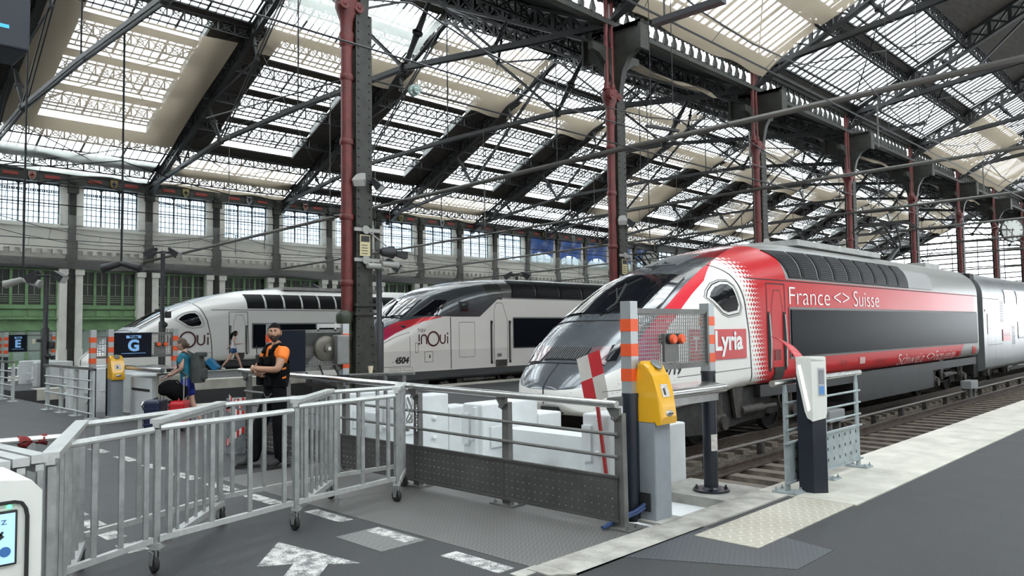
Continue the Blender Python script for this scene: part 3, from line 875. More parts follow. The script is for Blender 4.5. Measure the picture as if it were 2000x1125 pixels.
def pantograph(t, ax, y, z0, z1, m):
    b = MB(); kn = (ax, y+.55, z0+(z1-z0)*.45)
    b.box(ax-.6, ax+.6, y-.8, y-.6, z0-.25, z0-.1); b.box(ax-.6, ax+.6, y-.2, y, z0-.25, z0-.1)
    base = b.build('pantograph', m, t)
    a = MB(); a.tube([(ax, y-.7, z0-.1), kn], .07, 8); a.tube([(ax-.1, y-.4, z0-.1), (kn[0]-.1, kn[1], kn[2]-.08)], .03, 6)
    a.build('lower_arm', m, base)
    u = MB(); tp = (ax, y-.65, z1)
    for sx in (-.35, .35): u.tube([(kn[0]+sx*.3, kn[1], kn[2]), (tp[0]+sx, tp[1], tp[2])], .03, 6)
    u.tube([(kn[0], kn[1], kn[2]), (ax, tp[1], z1-.05)], .045, 6)
    u.build('upper_arm', m, base)
    h = MB()
    for dy in (-.2, .2):
        h.tube([(ax-.95, tp[1]+dy, z1-.22), (ax-.75, tp[1]+dy, z1-.02), (ax-.5, tp[1]+dy, z1), (ax+.5, tp[1]+dy, z1), (ax+.75, tp[1]+dy, z1-.02), (ax+.95, tp[1]+dy, z1-.22)], .03, 6)
    for sx in (-.45, .45): h.bar((ax+sx, tp[1]-.2, z1), (ax+sx, tp[1]+.2, z1), .05)
    h.build('collector_head', m, base)

DUP = dict(
    zt=[(0,.74),(.10,.86),(.31,1.04),(.64,1.27),(1.03,1.59),(1.49,1.88),(1.75,2.02),(3.0,2.68),(4.28,3.14),(5.76,3.46),(6.7,3.58),(8,3.66),(9.5,3.68),(21.4,3.68)],
    zb=[(0,.48),(.1,.34),(.4,.25),(1.5,.22),(2.6,.30),(4,.48),(5,.5),(21.4,.5)],
    W=[(0,.34),(.05,.50),(.15,.70),(.40,.93),(.9,1.14),(1.6,1.28),(2.6,1.38),(4,1.44),(5,1.45),(21.4,1.45)],
    te=[(0,.5),(.5,.52),(1.5,.58),(3,.60),(4.5,.64),(6,.68),(7,.69),(22,.69)], ne=[(0,2.2),(.6,2.8),(1.5,3.2),(3,3.0),(4.5,2.6),(6,2.4),(22,2.3)])
STN = [0,.02,.05,.09,.15,.22,.31,.42,.54,.68,.84,1.03,1.25,1.49,1.75,2.05,2.4,2.8,3.2,3.6,4.0,4.46,5,5.5,6.1,6.7,7.3,8,9,10,12,14,16,18,20,21,21.4]
def lyria_like(ax, y0, kind, label, sg_only=None):
    h = Hull(ax, y0, **DUP)
    lab = {'lyria': 'red and white high speed power car with dark grey nose by the buffer stop', 'inoui': 'white high speed power car far left with plum lettering'}[kind]
    t = thing('locomotive', lab, 'train', (ax, y0, 0))
    lv = livery('livery_' + kind, kind, h)
    h.shell(STN).build('body_shell', lv, t)
    # front: windscreen, wiper, bonnet joints, grille, lamps
    def ws(u, v):
        s = 1.78 + u*1.32; wv = (v*2-1)*(1.02 - .16*u); return (s + .12*(1-abs(v*2-1)**2)*(1-u)*-1, wv)
    h.rpatch(0,0,0,0, .012, .02, 10, 14, ws).build('windscreen', black_gloss, t)
    wp = MB(); wp.tube([h.roof(1.70,.05,.04), h.roof(1.9,.12,.06), h.roof(2.65,-.18,.05)], .022, 6); wp.tube([h.roof(1.9,.15,.06), h.roof(2.5,-.30,.05)], .014, 5); wp.bar(h.roof(2.3,-.35,.04), h.roof(2.9,.02,.04), .03, .03)
    wp.build('wiper', seam_m, t)
    j = MB()
    for sv in (1.42, .42):
        P = [h.roof(sv + .10*(k/10*2-1)**2, (k/10*2-1)*(1.10 if sv > 1 else .86), .006) for k in range(11)]; j.tube(P, .012, 5)
    P = [h.roof(.70 + .25*(k/10*2-1)**2, (k/10*2-1)*1.02, .006) for k in range(11)]; j.tube(P, .008, 5)
    zz = [.30+.44*k/8 for k in range(9)]
    j.tube([(ax, y0-.012, z) for z in zz[3:]] + [h.roof(s, 0, .006) for s in (.02,.08,.2,.40)], .010, 5)
    j.build('bonnet_joint', seam_m, t)
    if kind == 'lyria':
        g = MB()
        g.sheet(lambda u, v: h.roof(.50+.28*u, (v*2-1)*.42, .004), 4, 8, .01)
        gr = g.build('front_grille', seam_m, t)
        q = MB()
        for k in range(17):
            wv = -.40 + .8*k/16; q.bar(h.roof(.50, wv, .02), h.roof(.78, wv, .02), .018, .03)
        q.build('grille_slat', mat('grille_grey', (.16,.16,.17), .4, .5), gr)
        lamp = mat('lamp_cluster', (.16,.10,.105), .1, coat=1); tail = mat('tail_lamp_red', (.8,.06,.08), .2, emit=(1.0,.10,.14,.9))
        for sx in (-1, 1):
            f = lambda u, v: (.47+.30*u+.10*v, sx*(.50 + .36*v - .05*u))
            lo = h.rpatch(0,0,0,0, .012, .016, 6, 6, f).build('head_lamp', lamp, t)
            f2 = lambda u, v: (.49+.24*u+.08*v, sx*(.54 + .20*v))
            h.rpatch(0,0,0,0, .018, .010, 4, 4, f2).build('tail_lamp', tail, lo)
            f3 = lambda u, v: (.62+.26*u+.12*v, sx*(.82 + .16*v - .03*u))
            h.rpatch(0,0,0,0, .020, .014, 4, 4, f3).build('lamp_lens', black_gloss, lo)
        MB().box(ax-.05, ax+.30, y0-.02, y0+.2, .30, .42).build('coupler_flap', seam_m, t)
        hb = MB()
        for wv in (-.5, 0, .5): hb.disc(h.roof(1.62, wv, .012), .035, 'Z', .02, 10)
        hb.build('lifting_hole', seam_m, t)
        h.rpatch(3.7, 4.6, -.45, .30, .02, .03, 4, 4).build('roof_hatch', mat('hatch_grey', (.13,.135,.14), .35, .3), t)
    # plough and dark underside behind the nose
    pl = MB(); pl.prism([(y0+.9,.28),(y0+2.2,.30),(y0+4.2,.5),(y0+6,.5),(y0+5.4,-.1),(y0+3.3,-.28),(y0+1.6,-.20)], 'X', ax-1.22, ax+1.22)
    pl.build('plough', under_m, t)
    # seam behind the cab, sill joint, cab window, handle
    sl = MB(); seam = [(4.49,.62),(4.47,1.1),(4.42,1.6),(4.28,2.2),(4.05,2.7),(3.86,2.96),(3.75,3.04)]
    for sg in (1, -1):
        h.sline(seam, .035, .004, sl, sg); h.sline([(4.46,2.66),(6.1,2.66),(21.4,2.66)], .022, .004, sl, sg, 12)
        h.sline([(2.0,.84),(4.47,.90)], .010, .004, sl, sg); h.sline([(4.49,.55),(21.3,.55)], .012, .004, sl, sg, 12)
    rp = [h.roof(3.72-.25*math.cos(PI*k/14*1)**2*0 + .9*(1-abs(k/7-1)**1.5)*.9, (k/7-1)*1.12, .004) for k in range(15)]
    sl.build('panel_seam', seam_m, t)
    cw = [(3.14,2.26),(3.24,2.36),(3.41,2.46),(3.62,2.52),(3.80,2.52),(3.90,2.44),(4.04,2.12),(3.98,2.02),(3.66,1.98),(3.50,2.02)]
    def grow(p, k): cs = sum(a for a, _ in p)/len(p); cz = sum(b for _, b in p)/len(p); return [(cs+(a-cs)*k, cz+(b-cz)*k) for a, b in p]
    for sg in (1, -1):
        f = MB(); P = grow(cw, 1.22); h.sline(P+P[:1], .018, .006, f, sg, 3); P = grow(cw, 1.34); h.sline(P+P[:1], .010, .006, f, sg, 3)
        fo = f.build('cab_window_frame', seam_m if kind == 'lyria' else seam_g, t)
        h.spoly(cw, .010, None, sg).build('cab_window', cab_glass, fo)
    hd = MB(); P = [(3.20,2.80),(3.52,2.92),(3.50,3.0),(3.18,2.88)]
    for sg in (1, -1): h.sline(P+P[:1], .010, .006, hd, sg, 3); h.spoly(grow(P, .35), .008, hd, sg, 2)
    hd.build('door_recess', seam_m, t)
    # big dark side panel, its frame, vents
    for sg in (1, -1):
        fr = MB(); h.sline([(6.22,1.03),(21.2,1.03)], .05, .012, fr, sg, 20); h.sline([(6.22,2.08),(21.2,2.08)], .05, .012, fr, sg, 20)
        h.sline([(6.24,1.03),(6.24,2.08)], .05, .012, fr, sg); h.sline([(21.18,1.03),(21.18,2.08)], .05, .012, fr, sg)
        fo = fr.build('side_panel_frame', seam_g, t)
        h.spatch(6.27, 21.15, 1.06, 2.05, .018, .02, 24, 2, sg).build('side_panel', win_panel, fo)
    vent = mat('vent_black', (0.006, 0.0065, 0.008), 0.5, .0, spec=.15)
    x0, x1 = (5.98, 13.95)
    nv = 9
    for sg in ((1,) if kind != 'lyria' else (1, -1)):
        for k in range(nv):
            a, c = x0+(x1-x0)*k/nv+.05, x0+(x1-x0)*(k+1)/nv-.05
            sk = lambda v: .26*(1-v) if k == 0 and kind == 'lyria' else 0
            vo = MB().sheet(lambda u, v: h.side(a+sk(v)*(1-u)+(c-a)*u, 2.73+.62*v, .006, sg), 3, 8, .015).build('vent_panel', vent, t)
            if kind == 'lyria':
                l = MB()
                for i in range(12):
                    z = 2.78 + .52*i/11; l.bar(h.side(a+.10+(sk(.5) if k == 0 else 0), z, .016, sg), h.side(c-.06, z, .016, sg), .03, .012)
                l.build('louvre', mat('louvre_grey', (.03,.032,.036), .4, .4), vo)
            l = MB(); l.bar(h.side(c+.05, 2.73, .02, sg), h.side(c+.05, 3.34, .02, sg), .03, .03); l.build('vent_post', seam_g, vo)
    # crew door with grab rails in slots and a footstep
    for sg in (1,):
        dr = MB(); h.sline([(5.22,.60),(5.20,2.58),(6.02,2.58),(6.10,.60)], .022, .006, dr, sg, 8); h.sline([(5.40,.85),(5.40,2.1),(5.52,2.45),(5.80,2.45),(5.92,2.1),(5.92,.85),(5.40,.85)], .012, .006, dr, sg, 4)
        do = dr.build('crew_door', seam_m, t)
        for s0 in (5.26, 5.98):
            g = MB(); h.spoly([(s0-.03,.78),(s0+.06,.78),(s0+.05,2.0),(s0-.04,2.0)], .008, g, sg); go = g.build('rail_slot', seam_m if kind == 'lyria' else under_l, do)
            g = MB(); g.tube([h.side(s0+.01,.85,.03,sg), h.side(s0+.01,1.4,.05,sg), h.side(s0,1.95,.03,sg)], .018, 6); g.build('grab_rail', steel_m, go)
        h.spatch(5.45, 5.88, .60, .86, .01, .02, 2, 2).build('door_step', under_l, do)
        if kind == 'lyria': h.spoly([(5.50,1.0),(5.78,1.0),(5.78,1.22),(5.50,1.22)], .01).build('door_handle_recess', mat('deep_red', (.16,.01,.01), .5), do)
    # skirts, equipment boxes and bogies
    sk = MB(); sk.box(ax-1.40, ax+1.40, y0+10.0, y0+16.2, -.22, .5); sk.box(ax-1.36, ax+1.36, y0+5, y0+21.3, .28, .52)
    sk.build('equipment_skirt', skirt_m, t)
    bogie(t, ax, y0+5.0); bogie(t, ax, y0+18.2)
    for q in ((ax-.9, ax+.9, y0+8, y0+13.5, 3.60, 3.74), (ax-.5, ax+.5, y0+19, y0+20.6, 3.60, 3.80)): MB().box(*q).build('roof_equipment', mat('roof_grey', (.36,.36,.345), .6, var=.2), t)
    return h, t

hl, loco_l = lyria_like(AXL, 9.6, 'lyria', '')
def lyria_marks():
    h, t = hl, loco_l
    h.spatch(2.35, 4.28, 1.10, 1.66, .008, .012, 6, 3).build('logo_panel', mat('logo_red', RED_L, .3), t)
    m1 = MB(); m0 = MB(); h.stext(m0, 'TGV', 2.45, 1.28, .36, .62, .004, .03); m0.build('lettering', lettering_white, t); h.stext(m1, 'Lyria', 3.14, 1.28, .50, .98, .016, .03)
    m1.build('lettering', lettering_white, t)
    for txt, s, z, sz, wd in (('France', 6.24, 2.16, .56, 2.15), ('<', 8.62, 2.16, .56, .42), ('>', 9.15, 2.16, .56, .42), ('Suisse', 9.85, 2.16, .56, 1.75),
                              ('Schweiz', 12.97, .58, .44, 2.3), ('<', 15.45, .58, .44, .34), ('>', 15.9, .58, .44, .34), ('Frankreich', 16.4, .58, .44, 2.05)):
        m2 = MB(); h.stext(m2, txt, s, z, sz, wd, -.007); m2.build('lettering', lettering_white, t)
    m4 = MB(); h.stext(m4, '4719', 1.62, .90, .26, .50, .008, shear=.2); m4.build('fleet_number', lettering_black, t)
    m5 = MB(); h.stext(m5, 'F-SNCF', 11.2, .72, .14, .8); h.stext(m5, 'SNCF', 8.9, .75, .16, .4); m5.build('small_print', mat('small_print_red', (.20,.012,.012), .5), t)
    h.spatch(10.1, 10.45, .74, .90, .01, .01, 2, 2).build('notice_plate', mat('notice_pale', (.55,.35,.33), .5), t)
    h.spatch(18.75, 19.05, .62, .80, .01, .01, 2, 2).build('emblem_plate', mat('logo_red', RED_L, .3), t)
    h.spatch(20.5, 20.9, .66, .92, .01, .01, 2, 2).build('emblem_plate', mat('logo_red', RED_L, .3), t)
    f = MB(); f.sheet(lambda u, v: h.side(14.0+2.2*u, 2.74+.50*v, .008), 4, 6, .01); f.build('roof_side_panel', mat('panel_grey', (.33,.33,.32), .5), t)
    pantograph(t, AXL, 26.9, 3.72, 4.95, iron)
lyria_marks()

hi_, loco_i = lyria_like(AX3, 9.6, 'inoui', '')
def inoui_word(h, s, z, k, parent, tgv=True):
    """wordmark: dotted stem, n, ring, u, i"""
    m_ = MB()
    if tgv: h.stext(m_, 'TGV', s-.02*k, z+.52*k, .20*k, .42*k)
    m_.build('lettering', lettering_plum, parent) if tgv else None
    b = MB(); P = lambda u, v: h.side(s+u*k, z+v*k, .014)
    def stroke(pts, w=.062):
        n = len(pts); closed = math.hypot(pts[0][0]-pts[-1][0], pts[0][1]-pts[-1][1]) < 1e-6; q = []
        for i in range(n):
            p0 = pts[i-1] if i else (pts[-2] if closed else pts[0]); p1 = pts[i+1] if i < n-1 else (pts[1] if closed else pts[-1])
            dx, dz = p1[0]-p0[0], p1[1]-p0[1]; L = math.hypot(dx, dz) or 1; nx, nz = -dz/L*w/2, dx/L*w/2
            q.append(((pts[i][0]+nx, pts[i][1]+nz), (pts[i][0]-nx, pts[i][1]-nz)))
        for (a, c), (d, e) in zip(q, q[1:]): b.quad(P(*a), P(*d), P(*e), P(*c))
    def dot(u, v, r=.045): b.poly([P(u+r*math.cos(q*PI/5), v+r*math.sin(q*PI/5)) for q in range(10)])
    stroke([(.05,.12),(.05,.42)]); dot(.05,.02)
    stroke([(.17,0),(.17,.22)] + [(.31-.14*math.cos(q*PI/10), .26+.14*math.sin(q*PI/10)) for q in range(11)] + [(.45,0)])
    cx, cz = .82, .22
    R = [(cx+.30*math.cos(q*PI/18), cz+.30*math.sin(q*PI/18)) for q in range(37)]; stroke(R, .075)
    stroke([(1.20,.40),(1.20,.18)] + [(1.34-.14*math.cos(q*PI/10), .15-.14*math.sin(q*PI/10)) for q in range(11)] + [(1.48,.40)])
    stroke([(1.62,.0),(1.62,.32)]); dot(1.62,.44)
    b.build('lettering', lettering_plum, parent)
inoui_word(hi_, 2.65, 1.22, 1.02, loco_i)

# ---- the middle set: older power car with a long sloping bonnet
RES = dict(
    zt=[(0,.72),(.12,.86),(.4,1.02),(1.2,1.36),(2.2,1.74),(3.2,2.02),(3.55,2.12),(4.35,2.62),(5.0,2.98),(5.8,3.20),(7.0,3.40),(8.6,3.50),(10,3.52),(21.4,3.52)],
    zb=[(0,.40),(.2,.10),(.8,.04),(2,.04),(4,.08),(21.4,.10)],
    W=[(0,.30),(.08,.52),(.3,.80),(.8,1.02),(1.6,1.22),(2.6,1.34),(4,1.42),(5,1.45),(21.4,1.45)],
    te=[(0,.45),(1.5,.50),(3,.56),(3.6,.60),(4.6,.66),(6,.76),(8,.80),(22,.80)], ne=[(0,2.0),(1.5,2.4),(3.5,2.6),(5,2.6),(7,3.0),(22,3.0)])
def reseau():
    ax, y0 = AX2, 11.0   # features are set out from here, then the bonnet is shortened to its true tip
    h = Hull(ax, y0, **RES, tb=.06)
    t = thing('locomotive', 'grey and white high speed power car numbered 4504 with sloping bonnet', 'train', (ax, y0, 0))
    mt, nt, b = _mat('livery_middle'); x, y, z = coords(nt); w = x.abs(); s = y + (y < 3.2)*((y - 1.2)*1.6 - y)
    dirt = noise(nt, 1.2, 6, (1, .4, 1.5))
    wh = mixc(nt, (dirt-.3)*1.3, (.74,.70,.655), (.82,.785,.74)); low = mixc(nt, (dirt-.3)*1.3, (.63,.595,.56), (.70,.67,.635))
    c = mixc(nt, z < 1.08, wh, low)
    grey = mixc(nt, noise(nt, 2, 5), (.050,.056,.062), (.10,.11,.12))
    zB = curve(nt, s, [(0,.95),(1.2,1.10),(2.4,1.36),(3.3,1.66),(4.2,1.98),(4.9,2.12),(5.2,2.14),(8,2.14)], 0, 8, 0, 3)
    stripe = (z > zB) & (z < zB + curve(nt, s, [(0,.16),(2.4,.25),(3.5,.24),(4.7,.05),(5,0)], 0, 5, 0, 1)) & (s < 5)
    diag = s < (z - 2.14)*1.42 + 6.55
    cab = (z > 2.14) & (s < 7.6) & (diag | (z > 2.72))
    hood = ((z > zB) & (s < 4.9)) | cab
    c = mixc(nt, hood, c, grey)
    c = mixc(nt, stripe, c, mixc(nt, (s-2.0)*.6, (.45,.03,.16), (.62,.05,.06)))
    c = mixc(nt, (z > 2.78) & (s > 6.9), c, (.055,.055,.05))
    c = mixc(nt, (z > 3.42) & (s > 7.0), c, (.45,.45,.43))
    c = mixc(nt, z < .44, c, (.052,.054,.056))
    nt.links.new(c, b.inputs['Base Color']); nt.links.new(mixf(nt, hood, .38, .2), b.inputs['Roughness']); nt.links.new((hood*.3).k, b.inputs['Metallic'])
    b.inputs['Coat Weight'].default_value = .35; b.inputs['Coat Roughness'].default_value = .08
    h.shell([0,.04,.1,.2,.35,.55,.8,1.2,1.7,2.2,2.7,3.2,3.55,3.9,4.3,4.65,5,5.4,5.9,6.5,7.2,8,9,10,12,14,16,18,20,21.4]).build('body_shell', mt, t)
    def ws(u, v): return (3.58 + .92*u + .10*(v*2-1)**2, (v*2-1)*(.92-.14*u))
    h.rpatch(0,0,0,0, .012, .02, 8, 12, ws).build('windscreen', black_gloss, t)
    f = MB(); f.bar(h.roof(3.56,-1.25,.03), h.roof(3.50,0,.05), .12, .06); f.bar(h.roof(3.50,0,.05), h.roof(3.56,1.25,.03), .12, .06)
    f.tube([h.roof(3.6,.25,.05), h.roof(4.35,-.15,.05)], .022, 6); f.tube([h.roof(3.6,.5,.05), h.roof(3.75,.9,.05)], .018, 6)
    f.build('wiper', seam_m, t)
    for sg in (1, -1):
        h.spoly([(3.95,2.16),(4.75,2.16),(5.20,2.66),(4.85,2.68)], .012, None, sg).build('quarter_window', black_gloss, t)
        o = h.spoly([(5.66,2.26),(6.06,2.26),(6.02,2.62),(5.62,2.62)], .012, None, sg).build('cab_window', seam_m, t)
        h.spoly([(5.74,2.31),(5.99,2.31),(5.96,2.56),(5.72,2.56)], .02, None, sg).build('cab_window_pane', black_gloss, o)
    sl = MB()
    h.sline([(5.27,.46),(5.25,2.12)], .03, .004, sl); h.sline([(5.27,2.14),(6.5,2.14)], .015, .004, sl)
    for P in ([(5.62,.82),(5.62,1.95),(6.30,1.95),(6.30,.82)], [(2.35,.62),(2.35,1.3),(3.65,1.65),(3.65,.62)], [(4.20,.72),(4.20,1.04),(4.52,1.04),(4.52,.72)], [(3.85,1.02),(3.85,1.32),(3.95,1.32),(3.95,1.02)]): h.sline(P+P[:1], .012, .004, sl)
    h.sline([(2.05,.50),(2.2,.8),(2.15,1.2),(1.9,1.45)], .014, .004, sl); h.sline([(6.95,2.76),(21,2.76)], .018, .004, sl)
    h.spoly([(4.38,.84),(4.42,.84),(4.42,.94),(4.38,.94)], .008, sl)
    sl.build('panel_seam', seam_m, t)
    d = MB(); h.sline([(7.2,.56),(7.2,2.35),(7.3,2.6),(7.6,2.6),(7.84,2.0),(7.84,.56),(7.2,.56)], .016, .006, d); do = d.build('crew_door', seam_m, t)
    for s0 in (7.08, 7.96):
        g = MB(); h.spoly([(s0-.05,.56),(s0+.05,.56),(s0+.05,2.0),(s0-.05,2.0)], .008, g); go = g.build('rail_slot', seam_m, do)
        g = MB(); g.tube([h.side(s0,.65,.03), h.side(s0,1.9,.03)], .02, 6); g.build('grab_rail', steel_m, go)
    h.spatch(7.26, 7.78, .46, .68, .012, .02, 2, 2).build('door_step', under_l, do)
    h.spatch(7.34, 7.52, .80, .90, .01, .02, 2, 2).build('door_handle', steel_m, do)
    fr = MB(); h.sline([(8.12,1.06),(20.8,1.06),(20.8,2.1),(8.12,2.1),(8.12,1.06)], .05, .01, fr, 1, 16); fo = fr.build('side_panel_frame', seam_g, t)
    h.spatch(8.14, 20.8, 1.08, 2.08, .018, .02, 20, 2).build('side_panel', win_panel, fo)
    for k in range(9):
        a, c_ = 8.0 + 1.3*k + .05, 8.0 + 1.3*(k+1) - .05
        vo = MB().sheet(lambda u, v: h.side(a+(.12*v if k == 0 else 0)*(1-u)+(c_-a)*u, 2.80+.60*v, .008), 2, 6, .02).build('vent_panel', mat('vent_black', (0,0,0)), t)
        l = MB()
        for i in range(9): z_ = 2.85+.5*i/8; l.bar(h.side(a+.08, z_, .025), h.side(c_-.05, z_, .025), .03, .012)
        l.bar(h.side(c_+.05, 2.8, .02), h.side(c_+.05, 3.38, .02), .035, .03)
        l.build('louvre', mat('louvre_grey', (0,0,0)), vo)
    inoui_word(h, 3.95, 1.28, .72, t)
    n = MB(); h.stext(n, '4504', 3.05, .72, .26, .56, .012, shear=.25); h.stext(n, '-', 2.9, .72, .2); n.build('fleet_number', lettering_black, t)
    p = MB(); h.sline([(2.75,.50),(3.3,.50),(3.3,.58),(2.75,.58),(2.75,.50)], .01, .004, p); h.sline([(3.4,.50),(3.75,.50),(3.75,.58),(3.4,.58),(3.4,.50)], .01, .004, p); h.spatch(8.3, 8.75, .90, .98, .01, .01, 2, 2); p.build('data_plate', seam_g, t)
    sk = MB(); sk.box(ax-1.38, ax+1.38, y0+1.2, y0+4.4, -.30, .30); sk.box(ax-1.38, ax+1.38, y0+9.8, y0+16, -.25, .35); sk.box(ax-1.3, ax+1.3, y0+4.4, y0+21, .15, .3); sk.build('equipment_skirt', skirt_m, t)
    bogie(t, ax, y0+6.6); bogie(t, ax, y0+18.4)
    pantograph(t, ax, y0+8.4+10, 3.6, 5.0, iron)
    seen = set()
    def warp(o):
        for ch in o.children:
            if ch.type == 'MESH' and ch.data.name not in seen:
                seen.add(ch.data.name)
                for v in ch.data.vertices:
                    if v.co.y < 3.2: v.co.y = 1.2 + v.co.y*.625
            warp(ch)
    warp(t)
    return h, t
hr, loco_r = reseau()

# ---- carriages coupled behind
def carriage(ax, y0, kind, label):
    h = Hull(ax, y0, zt=[(0,3.66),(19,3.66)], zb=[(0,-.05),(19,-.05)], W=[(0,1.45),(19,1.45)], te=[(0,.72),(19,.72)], ne=[(0,2.4),(19,2.4)], tb=.05)
    t = thing('carriage', label, 'train', (ax, y0, 0))
    if kind == 'silver':
        sh_ = mat('carriage_silver', (.25,.26,.265), .28, .35, var=.15, scale=.8)
    else: sh_ = mat('carriage_white', WHITE, .3, var=.1)
    h.shell([0, 2, 4, 8, 12, 16, 18.7]).build('body_shell', sh_, t)
    MB().box(ax-1.2, ax+1.2, y0-.55, y0, -.1, 3.5).build('gangway_bellows', seam_m, t)
    if kind == 'silver':
        sl = MB(); h.sline([(0,2.6),(2.4,2.6)], .02, .004, sl); h.sline([(.5,.3),(.5,2.6)], .014, .004, sl); h.sline([(1.6,.3),(1.6,2.6)], .014, .004, sl); h.sline([(.5,1.3),(1.6,1.3)], .014, .004, sl); h.sline([(.5,.9),(2.6,.9)], .014, .004, sl); sl.build('panel_seam', seam_m, t)
        h.spatch(.2, 2.2, 2.12, 2.2, .006, .01, 2, 2).build('red_stripe', mat('logo_red', RED_L, .3), t)
        h.spatch(.55, 2.1, 1.3, 2.05, .006, .01, 2, 2).build('door_pane', mat('grey_glass', (.10,.11,.12), .08, coat=.5), t)
        lp = h.spatch(2.75, 4.0, 1.0, 1.45, .01, .012, 2, 2).build('logo_panel', mat('logo_red', RED_L, .3), t)
        l = MB(); h.stext(l, 'TGV Lyria', 2.85, 1.17, .2, 1.05, .004, .026); l.build('lettering', lettering_white, lp)
        for z0, z1, s0 in ((.85, 1.55, 4.3), (1.75, 2.5, 2.5)):
            g = MB()
            for i in range(16): z = z0 + (z1-z0)*i/15; g.sheet(lambda u, v: h.side(s0+.5*u, z+.02*v, .006), 1, 1, .02)
            g.build('vent_grille', seam_m, t)
        for k in range(7):
            s0 = 3.3 + 2.1*k
            h.spatch(s0, s0+1.5, 2.45, 3.0, .008, .012, 2, 5).build('window', black_gloss, t)
            h.spatch(s0, s0+1.5, 1.05, 1.75, .008, .012, 2, 2).build('window', black_gloss, t) if k > 0 else None
    else:
        for z0, z1 in ((.95, 1.75), (2.4, 2.95)): h.spatch(2.5, 17.5, z0, z1, .008, .012, 12, 4).build('window_band', win_panel, t)
    bogie(t, ax, y0+2.1); bogie(t, ax, y0+17)
    return h, t
carriage(AXL, 31.75, 'silver', 'silver double deck carriage coupled behind the red power car')
carriage(AX3, 31.75, 'white', 'white double deck carriage coupled behind the far left power car')
carriage(AX2, 33.1, 'white', 'white carriage coupled behind the middle power car')
# ================================================================== CONCOURSE FURNITURE
galv = mat('galvanised', (0.36, 0.37, 0.36), 0.42, 0.35, var=.25, scale=7)
galv_top = mat('galvanised_worn', (0.56, 0.57, 0.55), 0.33, 0.4, var=.15, scale=9)
stain = mat('stainless', (0.60, 0.60, 0.58), 0.22, 0.95, var=.1, scale=12)
dark_sheet = mat('dark_pressed_sheet', (0.105, 0.103, 0.098), 0.42, 0.35, var=.3, scale=2)
post_metal = mat('grey_post_metal', (0.18, 0.18, 0.17), 0.5, 0.5, var=.25, scale=4)
rubber = mat('rubber', (0.015, 0.015, 0.015), 0.7)
white_p = mat('white_paint', (0.66, 0.68, 0.68), 0.6, var=.12, scale=1.5)
white_clean = mat('white_casing', (0.74, 0.75, 0.70), 0.35, var=.05, scale=1.2, bump=.05, bscale=160)
navy = mat('blue_black_post', (0.012, 0.016, 0.026), 0.35, var=.3, scale=3)
orange = mat('reflective_orange', (0.75, 0.10, 0.025), 0.45)
silver = mat('reflective_silver', (0.42, 0.44, 0.45), 0.35, .5)
yellow = mat('validator_yellow', (0.80, 0.42, 0.015), 0.28, coat=.5, var=.05)
grey_post = mat('pale_grey_post', (0.24, 0.265, 0.29), 0.5, var=.12, scale=4)
sign_navy = mat('sign_navy', (0.005, 0.007, 0.015), 0.7, spec=.2)
sign_blue = mat('sign_light_blue', (0.22, 0.46, 0.80), 0.4, emit=(.22, .46, .80, .25))
tape_red = mat('tape_red', (0.60, 0.03, 0.025), 0.5); tape_white = mat('tape_white', (.75,.74,.72), .5)

